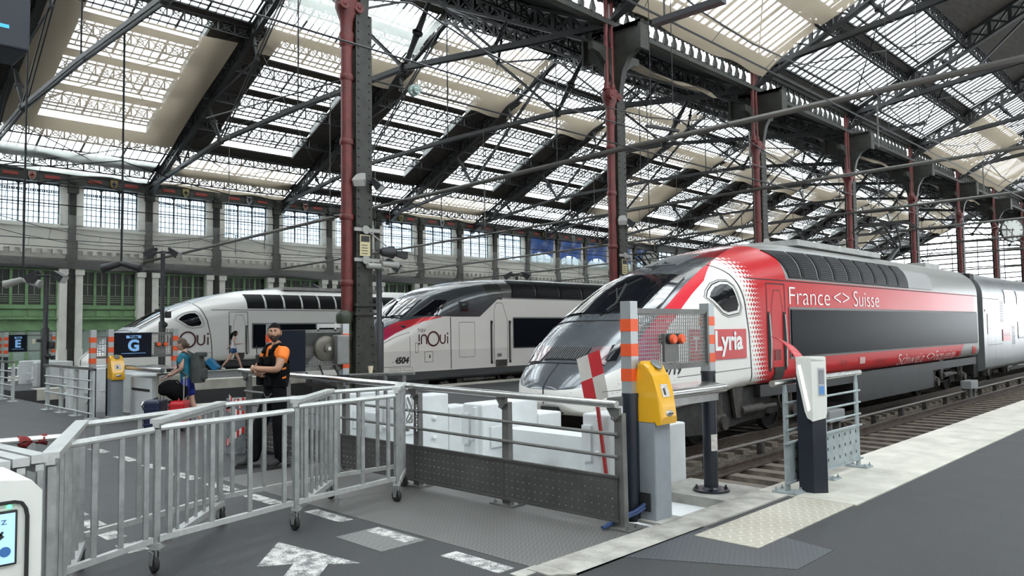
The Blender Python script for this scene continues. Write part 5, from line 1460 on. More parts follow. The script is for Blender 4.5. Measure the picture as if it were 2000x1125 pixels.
# ---- white access gate kiosk in the near corner
def kiosk():
    c = Vector((-2.36, .44, 0)); t = thing('access_kiosk', 'white access gate kiosk with blue screen in the lower left corner', 'kiosk', c)
    R = Matrix.Translation(c + Vector((0,0,.33))) @ Matrix.Rotation(math.radians(KANG), 4, 'Z')   # local: face looks along -y, width along x
    def bl(mb, name, m_, par=t): return mb.xform(R).build(name, m_, par)
    b = MB(); b.prism([(-.17,-.33),(.17,-.33),(.17,.975),(.145,1.005),(-.17,1.04)], 'Y', 0, .30)
    bl(b, 'casing', white_clean)
    P = [(-.2,.955),(.105,.955),(.122,.950),(.131,.935),(.135,.915),(.135,.2)]; f = MB()
    for a, q in zip(P, P[1:]): f.bar((a[0],-.004,a[1]), (q[0],-.004,q[1]), .008, .010, (0,1,0))
    fo = bl(f, 'panel_outline', rubber)
    s = MB(); s.bbox(-.10, .112, -.010, 0, .795, .935, .003); so = bl(s, 'screen_bezel', rubber)
    s = MB(); s.box(-.095, .106, -.0115, -.010, .801, .929); bl(s, 'screen', mat('kiosk_screen', (.30,.52,.72), .2, emit=(.42,.66,.90,.75)), so)
    l = MB(); letter(l, 'Validez', .026, lambda u, v: (-.008+u, -.0125, .902+v), 0, .095); bl(l, 'screen_text', mat('screen_text', (.05,.13,.25), .5), so)
    h = MB()
    for k in range(4): h.bar((.030+.010*k, -.0128, .866), (.034+.015*k, -.0128, .884), .005, .004, (0,1,0))
    h.bar((.045,-.0128,.852), (.078,-.0128,.876), .012, .004, (0,1,0)); h.bar((.05,-.0128,.842), (.05,-.0128,.826), .004, .004, (0,1,0)); h.prism([(.040,.830),(.060,.830),(.05,.818)], 'Y', -.0132, -.0120); bl(h, 'screen_icon', lettering_black, so)
    g = MB(); g.disc((.084, -.0128, .832), .013, 'Y', .002, 20); bl(g, 'screen_badge', mat('badge_blue', (.04,.16,.42), .3), so)
    g = MB(); g.disc((.094, -.003, .9445), .005, 'Y', .007, 14); bl(g, 'status_light', mat('status_green', (.1,.8,.4), .3, emit=(.1,1,.45,2.5)), fo)
    for k, r in enumerate((.125, .110, .092, .072)):
        m_ = mat('pad_ring%d' % (k % 2), ((.03,.10,.28), (.20,.42,.66))[k % 2], .35)
        p = MB(); pts = [(-.03+r*math.copysign(abs(math.cos(a))**.5, math.cos(a)), .70+r*.55*math.copysign(abs(math.sin(a))**.5, math.sin(a))) for a in [2*PI*i/32 for i in range(32)]]
        p.prism(pts, 'Y', -.004-.002*k, 0); bl(p, 'card_pad', m_)
kiosk()

# ---- hanging display board in the top left corner
t = thing('display_board', 'dark navy hanging display board with a blue line at the upper left', 'display board', (-9.2, 2.0, 4.9))
b = MB(); b.bbox(-9.2, -8.6, .9, 2.04, 4.52, 6.2, .02); b.build('casing', mat('display_navy', (.010,.012,.022), .5), t)
b = MB(); b.box(-8.6, -8.594, 1.3, 1.86, 4.70, 4.735); b.build('blue_line', mat('display_line', (.05,.35,.55), .4, emit=(.05,.4,.65,.6)), t)
b = MB(); b.bar((-8.9,1.5,6.2), (-8.9,1.5,12.2), .06); b.build('hanger', iron, t)

# ---- floor markings and plates
paint = None
def road_paint():
    mt, nt, b = _mat('worn_road_paint'); n = noise(nt, 9, 6); n2 = noise(nt, 120, 2)
    f = (n*1.2 + n2*1.0 - .98)*4
    c = mixc(nt, f.k and S(nt, f._op('MINIMUM', 1)._op('MAXIMUM', 0).k), (.62,.615,.58), (.13,.13,.13))
    nt.links.new(c, b.inputs['Base Color']); b.inputs['Roughness'].default_value = .75
    return mt
paint = road_paint()
def mark(pts, label, z=.004):
    o = MB().prism(pts, 'Z', .0, z).build('painted_dash', paint); tag(o, label, 'floor marking', 'painted dashes on the concourse'); return o
def tread_mat(name, c1, c2, scale, metal):
    mt, nt, b = _mat(name); x, y, z = coords(nt)
    u = (x*scale) ; v = (y*scale); row = v.floor(); p = u + row.mod(2)*.5
    a = ((p.mod(1) - .5)*1.0 + (row.mod(2) - .5)*((v.mod(1) - .5))*1.2).abs(); d = (a < .13) & (((v.mod(1)) - .5).abs() < .40)
    n = noise(nt, 1.2, 5)
    nt.links.new(mixc(nt, n*.6 + d*.45, c1, c2), b.inputs['Base Color']); nt.links.new(mixf(nt, n, .35, .65), b.inputs['Roughness']); b.inputs['Metallic'].default_value = metal
    bump(nt, b, d, .8, .006); return mt
tread = tread_mat('tread_plate', (.10,.097,.093), (.25,.24,.23), 22, .35)
tread2 = tread_mat('light_tread_plate', (.16,.16,.155), (.27,.27,.26), 14, .3)
tread3 = tread_mat('blue_grey_tread_plate', (.06,.067,.073), (.16,.17,.178), 24, .4)
tactile = tread_mat('tactile_cream', (.34,.315,.25), (.62,.59,.51), 11, 0)
struct('floor_plate', MB().box(-8.9, -3.79, 4.12, 5.62, 0, .004), tread)
struct('floor_plate', MB().box(-5.62, -4.98, 3.62, 4.06, 0, .005), tread2)
struct('floor_plate', MB().prism([(-3.52,4.75),(-2.42,5.33),(-2.42,5.95),(-3.02,6.1),(-3.52,5.9)], 'Z', 0, .004), tread3)
struct('floor_plate', MB().box(-3.42, -2.86, 5.62, 7.55, 0, .008), tactile)
struct('trim_kerb_line', MB().box(-3.86, -3.74, 3.9, 4.16, 0, .006), kerb_stone)
mark([(-5.6,3.9),(-5.05,3.9),(-5.05,4.04),(-5.6,4.04)], 'dash across the light tread plate in the foreground', .0062)
mark([(-6.62,3.92),(-6.02,3.92),(-6.02,4.06),(-6.62,4.06)], 'dash left of the small tread plate by the barrier wheels')
mark([(-4.56,3.86),(-3.93,3.86),(-3.93,4.02),(-4.56,4.02)], 'dash between the small tread plate and the lower kerb')
for i, x in enumerate((-7.45, -8.4, -9.35, -10.3, -11.3, -12.4, -13.6)): mark([(x-.3,3.86),(x+.3,3.86),(x+.3,4.0),(x-.3,4.0)], '%s white dash from the right in the row behind the folding barrier' % ORD[i])
for i in range(5):
    x, y = -6.6-.55*i, 2.35+.02*i; mark([(x-.16,y-.08),(x+.16,y-.08),(x+.16,y+.08),(x-.16,y+.08)], '%s short block marking from the right seen between the barrier bars' % ORD[i])
a = MB(); a.prism([(-5.84,3.22),(-4.86,3.34),(-5.02,3.17),(-4.70,2.85),(-4.95,2.75),(-5.22,3.0),(-5.36,2.78)], 'Z', 0, .004)
o = a.build('painted_arrow', paint); tag(o, 'large worn white arrow painted on the foreground asphalt', 'floor marking')
# grey relay boxes on the ballast and the cable duct
for (x, y, lab) in ((-6.95, 17.2, 'grey relay box on the ballast nearer the ticket reader'), (-6.95, 28.5, 'grey relay box on the ballast farther down the empty track')):
    t = thing('relay_box', lab, 'relay box', (x, y, -.72)); b = MB(); b.bbox(x-.16, x+.16, y-.42, y+.42, -.42, -.16, .02); b.build('casing', mat('relay_grey', (.28,.29,.29), .6), t)
    b = MB(); b.box(x-.12, x-.06, y-.3, y-.2, -.72, -.42); b.box(x+.06, x+.12, y-.3, y-.2, -.72, -.42); b.box(x-.1, x+.1, y+.2, y+.32, -.72, -.42); b.build('leg', post_metal, t)
o = MB().tube([(-7.0, 9.6, -.50), (-6.98, 40, -.48), (-6.95, 60, -.48)], .032, 8); 
t = thing('cable_duct', 'long pale pipe on supports beside the red train', 'pipe', (-7.0, 10, -.72)); o.build('duct', mat('duct_grey', (.15,.135,.12), .5, .2), t)
for k in range(16): MB().box(-7.05, -6.93, 9.9+2*k, 10.0+2*k, -.80, -.53).build('duct_support', under_l, t)
# ================================================================== HANGING THINGS, NETS, WIRES, LAMPS
net_c = see_through('cream_net', (0.60, 0.52, 0.405), 0.58, 0.25)
net_w = see_through('white_net', (0.74, 0.77, 0.73), 0.50, 0.55)
net_g = see_through('wall_net', (0.62, 0.61, 0.57), 0.86, 0.5)
def net(lab, x0, sg, d0, d1, y0, y1, m, drop=.75, sag=.35, lift=0.0, group='protective nets under the skylights'):
    def f(u, v):
        d = d0+(d1-d0)*u; y = y0+(y1-y0)*v
        e = 4*v*(1-v); w = .05*math.sin(7*u+11*v) + .03*math.sin(19*v+3*u)
        return (x0+sg*d, y, ZE + SL*d - drop - sag*e*(.3+.7*4*u*(1-u)) + w + lift - .25*max(0, .12-u)*4)
    o = MB().sheet(f, 14, 26, .006).build('protective_net', m); return tag(o, lab, 'net', group)
def bay(k): return YK[k]+.35, YK[k+1]-.35
b1 = bay(1)
net('white net hung along the wall eave in the nearest bay', XW, 1, .75, 2.4, *b1, net_w, .12, .12, -.0)
net('large cream net covering the nearest skylight panels', XW, 1, 4.3, 12.4, YK[1]+.2, YK[2]-.5, net_c, .65, .55)
for i, k in enumerate((2, 4, 7, 10, 13)): net('cream net along the wall eave, %s bay from the left' % ORD[k-1], XW, 1, .75, 3.6, *bay(k), net_c, .12, .22)
for k in range(2, 15): net('cream strip net high under the skylights, %s bay from the left' % ORD[k-1], XW, 1, 12.4, 14.3, *bay(k), net_c, .85, .2)
for k in (2, 3, 5, 7, 9, 11, 13): net('cream sagging net just below the ridge, %s bay from the left' % ORD[k-1], XW, 1, 15.0, 17.2, *bay(k), net_w if k == 2 else net_c, .8, .7)
for k in (6, 8, 9, 12): net('cream net across the middle skylights, %s bay from the left' % ORD[k-1], XW, 1, 5, 10, *bay(k), net_c, .9, .6)
for k in (2, 5, 6, 8, 10): net('cream net under the platform skylight behind the %s red piped column' % ORD[k-1], XC, 1, .5, 4.3 if k == 2 else 3.6, *bay(k), net_c, .55, .3, LIFT)
for k in (2, 4, 6): net('small cream net under the girder behind the %s red piped column' % ORD[k-1], XC, -1, .3, 1.9, YK[k]+1.2, YK[k+1]-2.2, net_c, .75, .2)
# net stretched in front of the wall
o = MB().sheet(lambda u, v: (XW+.55+.06*math.sin(9*v)*math.sin(40*u), 9+72*u, 5.35+2.9*v + .12*math.sin(60*u)*(1-v)), 80, 8, .005).build('wall_net', net_g)
tag(o, 'grey protective net stretched along the wall between shopfronts and windows', 'net')
tarp = mat('blue_tarpaulin', (0.025, 0.085, 0.30), 0.45, var=.3, scale=2)
for i, (ya, yb, za, zb) in enumerate(((50.45,53.55,8.15,9.95), (54.55,57.65,8.05,9.95), (58.62,61.72,8.0,9.95), (62.7,65.8,8.1,9.95), (66.8,69.9,8.3,9.95))):
    def f(u, v): return (XW+.22+.10*math.sin(PI*u)*math.sin(5*v+i)+.05*math.sin(13*u+4*v+i), ya+(yb-ya)*u, zb-(zb-za)*v*(.72+.28*abs(2*u-1)**1.5) + .05*math.sin(8*u))
    o = MB().sheet(f, 14, 10, .01).build('tarpaulin', tarp); tag(o, 'blue tarpaulin draped over a wall window, %s of the row from the left' % ORD[i], 'tarpaulin', 'blue tarpaulins on the wall windows')
    g = MB().sheet(lambda u, v: (XW+.16+.03*math.sin(9*u), ya+(yb-ya)*u, za+.35-.9*v-.1*math.sin(PI*u)), 8, 4, .006).build('window_net', net_w); tag(g, 'white net hanging below the %s blue tarpaulin' % ORD[i], 'net', 'white nets below the tarpaulins')
# contact wires and cross spans
wire = mat('copper_wire', (0.03, 0.03, 0.032), .4, .5)
def wires(x, lab, z=5.95, h=.9):
    t = thing('overhead_wire', lab, 'overhead wire', (x, 2, z))
    MB().tube([(x, -2, z), (x, 120, z+.1)], .016, 5).build('contact_wire', wire, t)
    m_ = MB(); P = []
    for k in range(14):
        for q in range(6): u = q/6; P.append((x+.22, -2+8.7*(k+u), z+.75-.6*4*u*(1-u)))
    m_.tube(P, .014, 5); m_.build('carrier_wire', wire, t)
    d = MB()
    for k in range(14):
        for u in (.2, .4, .6, .8): d.tube([(x, -2+8.7*(k+u), z), (x+.22, -2+8.7*(k+u), z+.75-.6*4*u*(1-u))], .006, 4)
    d.build('dropper', wire, t)
for x, l, z in ((AX1, 'overhead wire above the empty track by our platform', 5.95), (AXL, 'overhead wire above the red and white train', 5.6), (AX2, 'overhead wire above the middle train', 5.2), (AX2b, 'overhead wire above the track behind the middle train', 5.2), (AX3, 'overhead wire above the far left train', 5.3), (AX3b, 'overhead wire nearest the green shopfronts', 5.3)): wires(x, l, z)
ins = mat('glass_insulator', (.22,.30,.27), .1, coat=.5)
span_m = mat('span_tube', (.11,.105,.095), .5, .3)
for k in range(2, 14):
    y = YK[k]; t = thing('cross_span', 'grey tube spanning the tracks at the %s red piped column' % ORD[k-1], 'cross span', (XC, y, 6.6), 'tubes spanning the tracks')
    MB().tube([(XW+.4, y-.25, 5.9), (XC, y-.25, 6.62), (14, y-.25, 6.95)], .075 if k == 2 else .06, 8).build('span_tube', span_m, t)
    d = MB()
    for x in (AX1, AXL, AX2, AX2b, AX3, AX3b): d.tube([(x, y-.25, 6.4), (x, y-.25, 5.5)], .02, 5)
    d.build('drop_rod', span_m, t)
    if k < 8:
        n_ = MB()
        for x in (-36, -27): n_.tube([(x, y-.25, 6.2), (x, y-.25, 11.5)], .022, 5)
        n_.build('hanger_rod', span_m, t)
t = thing('stay_cable', 'stay cable with two glass insulators behind the first red piped column', 'cable', (-13, 9.4, 8))
MB().tube([(-20.5, 9.1, 7.6), (-13.6, 9.3, 7.15), (-8, 18.5, 5.0)], .02, 6).build('cable', wire, t)
for p in ((-13.5, 9.4, 7.12), (-12.9, 10.3, 6.9)): MB().lathe([(.03,-.12),(.13,-.07),(.13,.0),(.05,.04),(.10,.07),(.10,.11),(.03,.14)], p, 'X', 14).build('insulator', ins, t)
# hanging rods with twin fittings
fit = mat('lamp_casing_dark', (.03,.03,.033), .45, .3); fit_l = mat('lamp_casing_pale', (.30,.30,.28), .5)
def hanging(x, y, z, ztop, lab, m):
    t = thing('hanging_speaker', lab, 'loudspeaker', (x, y, z))
    MB().tube([(x, y, z+.06), (x, y, ztop)], .035, 6).build('rod', iron, t)
    for s in (-1, 1):
        b = MB(); b.lathe([(.05,0),(.10,.05),(.13,.5),(.15,.62),(.12,.64)], (x, y, z), 'Z', 12, Matrix.Rotation(.80, 3, 'Z') @ Matrix.Rotation(s*1.85, 3, 'Y')); b.build('horn', m, t)
hanging(-30.0, 7.05, 3.60, 15.5, 'pale twin horn fitting on a long hanging rod at the far left', fit_l)
hanging(-26.1, 8.86, 3.98, 11.6, 'dark twin horn fitting on a long hanging rod above the left sign', fit)
glow = mat('lamp_glass', (.55,.55,.52), .15)
def lamp_head(t, p, yaw, tilt=.5, s=1.0, m=None, lit=False):
    R = Matrix.Rotation(yaw, 3, 'Z') @ Matrix.Rotation(tilt, 3, 'Y'); R4 = Matrix.Translation(Vector(p)) @ R.to_4x4() @ Matrix.Scale(s, 4)
    b = MB(); b.hexa([(-.16,-.10,.05),(-.16,.10,.05),(.14,.16,.06),(.14,-.16,.06),(-.12,-.08,-.08),(-.12,.08,-.08),(.14,.14,-.12),(.14,-.14,-.12)]); b.box(-.2, -.14, -.03, .03, -.03, .03)
    o = b.xform(R4).build('lamp_head', m or fit, t)
    b = MB(); b.prism([(-.13,.05),(.13,.05),(.12,-.11),(-.12,-.11)], 'X', .141, .150); b.xform(R4).build('lamp_glass', glow, o)
def lamp_post(x, y, z, lab, cams=True, z0=0):
    t = thing('lamp_post', lab, 'lamp post', (x, y, z0), 'twin headed lamp posts on the platforms')
    MB().lathe([(.11,z0),(.11,z0+1.9),(.07,z0+1.95),(.07,z-.05)], (x, y, 0), 'Z', 12).build('pole', fit, t)
    MB().tube([(x-.22, y-.22, z-.05), (x, y, z), (x+.22, y+.22, z-.05)], .03, 6).build('cross_arm', fit, t)
    for s, yaw in ((-1, PI*.75+PI), (1, PI*.25)): lamp_head(t, (x+s*.28, y+s*.28, z-.02), PI/4 if s > 0 else PI/4+PI, .55, 1.25)
    if cams:
        b = MB(); b.bbox(x+.05, x+.25, y+.05, y+.2, z-2.2, z-1.98, .02); b.bbox(x-.15, x+.02, y-.2, y-.05, z-2.0, z-1.9, .02); b.ball((x+.1, y+.05, z-2.42), .09, 10); b.build('camera_box', fit, t)
lamp_post(-26.0, 10.12, 4.42, 'twin headed lamp post in front of the far left train nose', True, .18)
lamp_post(-26.0, 6.72, 3.5, 'twin headed lamp post above the letter E frame')
lamp_post(-15.5, 11.23, 3.35, 'twin headed lamp post between the first column and the middle train', False)
lamp_post(-22.6, 23.5, 4.0, 'twin headed lamp post behind the roof of the middle train', False, -.7)
lamp_post(-34.2, 20.5, 3.95, 'small twin headed lamp post behind the far left train', False, -.7)
# fittings on the nearest columns
def col_fit(k, n):
    y = YK[k]; w = ORD[k-1]
    for s, p, yaw in ((-1, (XC+.28, y+.0, 4.72), -.9), (1, (XC+.28, y+.42, 4.66), .6)):
        t = thing('floodlight', '%s floodlight clamped halfway up the %s red piped column' % ('pale left' if s < 0 else 'dark right', w), 'floodlight', p)
        lamp_head(t, p, yaw, .75, .85, fit_l if s < 0 else fit)
        MB().tube([(XC+.15, y+.16, p[2]+.12), (p[0]-.05, p[1], p[2]+.02)], .02, 6).build('bracket', fit, t)
    t = thing('loudspeaker', 'loudspeaker and camera arm on the %s red piped column' % w, 'loudspeaker', (XC+.25, y+.6, 3.2))
    for z in (3.72, 3.12): MB().bar((XC+.22, y-.10, z), (XC+.22, y+.5, z), .03, .07).disc((XC+.24, y+.16, z), .085, 'X', .03, 14).build('clamp_bar', fit_l, t)
    MB().tube([(XC+.25, y+.2, 3.70), (XC+.3, y+.62, 3.42)], .015, 6).build('stay', fit_l, t)
    b = MB(); b.lathe([(.05,-.15),(.09,-.1),(.12,.12),(.13,.14)], (XC+.3, y+.62, 3.30), 'Y', 14); b.build('horn', fit, t)
    lamp_head(t, (XC+.35, y+.95, 3.28), 1.2, .1, .8)
    b = MB(); b.lathe([(.05,-.2),(.06,-.15),(.07,.15),(.09,.18)], (XC+.3, y+.70, 3.05), 'Y', 12); b.lathe([(.05,-.2),(.06,-.15),(.06,.1)], (XC+.3, y+.35, 3.0), 'Y', 12); b.build('camera_tube', fit_l, t)
    t = thing('notice_plate', 'yellow edged notice plate fixed on the %s red piped column' % w, 'sign', (XC+.2, y+.16, 3.4))
    b = MB(); b.box(XC+.20, XC+.215, y+.04, y+.28, 3.20, 3.62); so = b.build('plate', mat('notice_cream', (.55,.48,.28), .5), t)
    b = MB(); b.box(XC+.215, XC+.218, y+.06, y+.26, 3.48, 3.60)
    for i in range(4): b.box(XC+.215, XC+.218, y+.07, y+.22, 3.24+i*.055, 3.255+i*.055)
    b.build('plate_print', lettering_black, so)
for k in (1, 2, 3): col_fit(k, k)
# clocks
dial = mat('clock_dial', (.66,.68,.64), .4)
def clock(c, axis, r, lab):
    t = thing('clock', lab, 'clock', c); c = Vector(c)
    X = Vector((.70,.71,0)) if axis == 'cam' else Vector((0,1,0)); N = Vector((.71,-.70,0)) if axis == 'cam' else Vector((1,0,0)); Z = Vector((0,0,1))
    M = Matrix((X, Z, N)).transposed()
    MB().lathe([(r*1.08,-.1),(r*1.08,.06),(r*1.0,.08),(r*.98,.03)], c, 'Z', 32, M).build('rim', iron, t)
    MB().lathe([(r*.985,.0),(r*.985,.035)], c, 'Z', 32, M).build('dial', dial, t)
    b = MB()
    for k in range(12):
        a = k*PI/6; d = X*math.sin(a)+Z*math.cos(a); b.bar(c+N*.04+d*r*.72, c+N*.04+d*r*.92, .035 if k % 3 else .06, .01, N)
    b.build('hour_mark', lettering_black, t)
    b = MB()
    for a, L, w in ((math.radians(272), .52, .06), (math.radians(190), .80, .045)):
        d = X*math.sin(a)+Z*math.cos(a); b.bar(c+N*.055-d*r*.15, c+N*.055+d*r*L, w, .012, N)
    b.build('hands', lettering_black, t)
clock((-12.2, 62.6, 8.15), 'cam', .78, 'round white clock fixed beside a far red piped column')
clock((-30.0, 44.5, 6.40), 'cam', .56, 'small round white clock over the nose of the red and white train')
MB().bar((-12.9, 61.2, 8.15), (-12.3, 62.4, 8.15), .08).build('clock_arm', iron, bpy.data.objects['clock'])
MB().tube([(-30, 44.5, 6.9), (-30, 44.5, 18.62)], .03, 6).build('clock_hanger', iron, bpy.data.objects['clock.001'])
# tube lights
def tube_light(a, b, lab):
    a, b = Vector(a), Vector(b); t = thing('tube_light', lab, 'lamp', (a+b)/2)
    MB().bar(a, b, .12, .07).build('casing', fit, t)
    h = MB(); d = (b-a)
    for u in (.15, .85): p = a + d*u; h.tube([p, (p.x, p.y, ZE+LIFT+SL*(p.x-XC)-.02)], .012, 5)
    h.build('hanger', fit, t)
tube_light((-5.25, 8, 5.5), (-4.3, 8.0, 5.5), 'unlit tube light hanging near the top right of the second column')
tube_light((-7.2, 22, 7.0), (-6.1, 22, 7.0), 'unlit tube light hanging under the right hand skylights')
tube_light((-12.1, 17.9, 7.35), (-11.7, 18.9, 7.3), 'short unlit tube light beside the second red piped column')
# ================================================================== PEOPLE
def skin_mesh(verts, edges, root=None, sub=2):
    """one continuous surface grown round connected joints {name: (x, y, z, radius or (rx, ry))}"""
    names = list(verts); idx = {n: i for i, n in enumerate(names)}
    me = bpy.data.meshes.new('s'); me.from_pydata([verts[n][:3] for n in names], [(idx[a], idx[b]) for a, b in edges], [])
    ob = bpy.data.objects.new('s', me); COL.objects.link(ob)
    md = ob.modifiers.new('skin', 'SKIN'); md.use_smooth_shade = True; md.branch_smoothing = .4
    sv = me.skin_vertices[0].data
    for n, i in idx.items():
        r = verts[n][3]; sv[i].radius = r if isinstance(r, tuple) else (r, r); sv[i].use_root = (n == (root or names[0]))
    s = ob.modifiers.new('sub', 'SUBSURF'); s.levels = sub; s.render_levels = sub
    dg = bpy.context.evaluated_depsgraph_get(); em = bpy.data.meshes.new_from_object(ob.evaluated_get(dg))
    mb = MB(); mb.smooth = True; mb.v = [tuple(v.co) for v in em.vertices]
    for p in em.polygons: mb.face(tuple(p.vertices))
    bpy.data.objects.remove(ob); bpy.data.meshes.remove(em); bpy.data.meshes.remove(me)
    return mb
def join(a, b):
    n = len(a.v); a.v += b.v
    for f, m_, s in zip(b.f, b.mi, b.sm): a.f.append(tuple(i+n for i in f)); a.mi.append(m_); a.sm.append(s)
    return a
def head_fn(off=0.0):
    """head surface at (theta round from the face, phi up); face looks along -y, centre of skull at the origin"""
    def g(a, m, s): return math.exp(-((a-m)/s)**2)
    def f(th, ph):
        cz, sz = math.cos(ph), math.sin(ph)
        w, dep, h = .076, .098, .118
        x = w*cz*math.sin(th); y = -dep*cz*math.cos(th); z = h*sz
        fr = max(0, math.cos(th))
        if z < 0:
            k = -z/h; x *= 1 - .28*k**1.5; y = y*(1-.10*k) - (.012*k*fr)     # jaw
            if math.cos(th) < 0: y *= (1-.45*k)                              # nape
        r = 0
        r += .026*g(th,0,.13)*g(ph,-.22,.13) + .014*g(th,0,.12)*g(ph,-.02,.18)  # nose
        r -= .012*(g(th,.36,.16)+g(th,-.36,.16))*g(ph,.06,.11)               # eye sockets
        r += .007*(g(th,.34,.24)+g(th,-.34,.24))*g(ph,.20,.08)               # brow
        r += .009*g(th,0,.22)*g(ph,-.50,.06) + .009*g(th,0,.22)*g(ph,-.60,.06) - .004*g(th,0,.24)*g(ph,-.55,.03)   # lips
        r += .012*g(th,0,.30)*g(ph,-.95,.16)                                 # chin
        r += .006*(g(th,.75,.25)+g(th,-.75,.25))*g(ph,-.10,.2)               # cheek
        n = Vector((x/w**2, y/dep**2, z/h**2)); n.normalize()
        return Vector((x,y,z)) + n*(r+off)
    return f
def head_mesh():
    f = head_fn(); mb = MB(); mb.smooth = True
    nu, nv = 56, 44; mb.grid(lambda u, v: f(-PI + 2*PI*u, -PI/2*.985 + PI*.985*v), nu, nv)
    for s in (-1, 1):                                                        # ears
        e = MB(); e.ball((0,0,0), .03, 10, (.35, .75, 1.1)); e.xform(Matrix.Translation((s*.078, .012, -.005)) @ Matrix.Rotation(s*.35, 4, 'Z')); mb = join(mb, e)
    return mb
def cap(f0, cond, off, nu=56, nv=44):
    """shell over the part of the head where cond(th, ph) is true"""
    f = head_fn(off); mb = MB(); mb.smooth = True; keep = {}
    for i in range(nu):
        for j in range(nv):
            th = -PI+2*PI*(i+.5)/nu; ph = -PI/2*.985+PI*.985*(j+.5)/nv
            if cond(th, ph):
                q = []
                for a, b in ((i,j),(i+1,j),(i+1,j+1),(i,j+1)):
                    a2 = a % nu
                    if (a2, b) not in keep: keep[(a2, b)] = len(mb.v); mb.v.append(tuple(f(-PI+2*PI*a2/nu, -PI/2*.985+PI*.985*b/nv)))
                    q.append(keep[(a2, b)])
                mb.face(q)
    return mb
def hand(wrist, direction, palm_n, thumb_side, s=1.0, curl=.6):
    """palm, four fingers of unequal length bent at the knuckles, thumb from the side of the palm"""
    w = Vector(wrist); d = Vector(direction).normalized(); n = Vector(palm_n); n = (n - d*n.dot(d)).normalized(); sd = d.cross(n) * thumb_side
    mb = MB(); mb.smooth = True
    P = lambda a, b, c: w + d*a*s + sd*b*s + n*c*s
    def ring(a, hw, ht): return [P(a, hw*math.cos(t), ht*math.sin(t)) for t in [2*PI*i/10 for i in range(10)]]
    R = [ring(-.02,.026,.020), ring(.015,.033,.018), ring(.05,.042,.016), ring(.085,.042,.014), ring(.095,.036,.010)]
    k = len(mb.v)
    for r in R: mb.v += [tuple(p) for p in r]
    for i in range(4):
        for j in range(10): mb.face((k+i*10+j, k+i*10+(j+1)%10, k+(i+1)*10+(j+1)%10, k+(i+1)*10+j))
    mb.face(range(k, k+10)); mb.face([k+40+j for j in reversed(range(10))])
    for i, (b, L) in enumerate(((.031,.070),(.011,.078),(-.010,.073),(-.030,.058))):
        p = P(.085, b, 0); dd = d; pts = [p]; a = 0
        for q, fr in enumerate((.45,.32,.23)):
            a += curl*(.7 if q == 0 else 1.0); v = d*math.cos(a) + n*math.sin(a); pts.append(pts[-1] + v*L*fr*s)
        mb.tube(pts, [.0090*s,.0085*s,.0078*s,.006*s], 8)
    b0 = P(.020, .030, .004); pts = [b0, P(.045,.056,.012), P(.072,.064,.024), P(.092,.060,.034)]
    mb.tube(pts, [.012*s,.0105*s,.0095*s,.007*s], 8)
    return mb
skin_tan = mat('skin_tan', (.40,.215,.135), .55, var=.12, scale=9)
skin_fair = mat('skin_fair', (.52,.31,.235), .55, var=.12, scale=9)
eye_w = mat('eye_white', (.62,.60,.57), .25); eye_d = mat('eye_iris', (.03,.018,.012), .2); lip = mat('lip', (.34,.14,.11), .5)
hair_k = mat('hair_black', (.008,.007,.007), .8, bump=.3, bscale=120, spec=.1); hair_b = mat('hair_brown', (.065,.038,.022), .6, bump=.4, bscale=120)
cloth_k = mat('cloth_black', (.006,.006,.007), .9, var=.4, scale=9, bump=.25, bscale=25, spec=.12)
def face_parts(par, M, brow):
    f = head_fn()
    for s in (-1, 1):
        e = MB(); c = f(s*.36, .05) + Vector((0, .008, 0)); e.ball(c, .013, 10); e.xform(M).build('eye', eye_w, par)
        e = MB(); c = f(s*.35, .05) + Vector((0, -.0032, 0)); e.ball(c, .0052, 8); e.xform(M).build('iris', eye_d, par)
        b = MB(); b.tube([f(s*t, .20+.03*math.sin((t-.15)*5))+Vector((0,-.002,0)) for t in (.16,.26,.36,.46,.56)], [.003,.0045,.005,.004,.002], 6); b.xform(M).build('eyebrow', brow, par)
    l = MB(); l.tube([f(t, -.55)+Vector((0,-.0015,0)) for t in (-.30,-.15,0,.15,.30)], [.002,.005,.006,.005,.002], 6); l.xform(M).build('lips', lip, par)

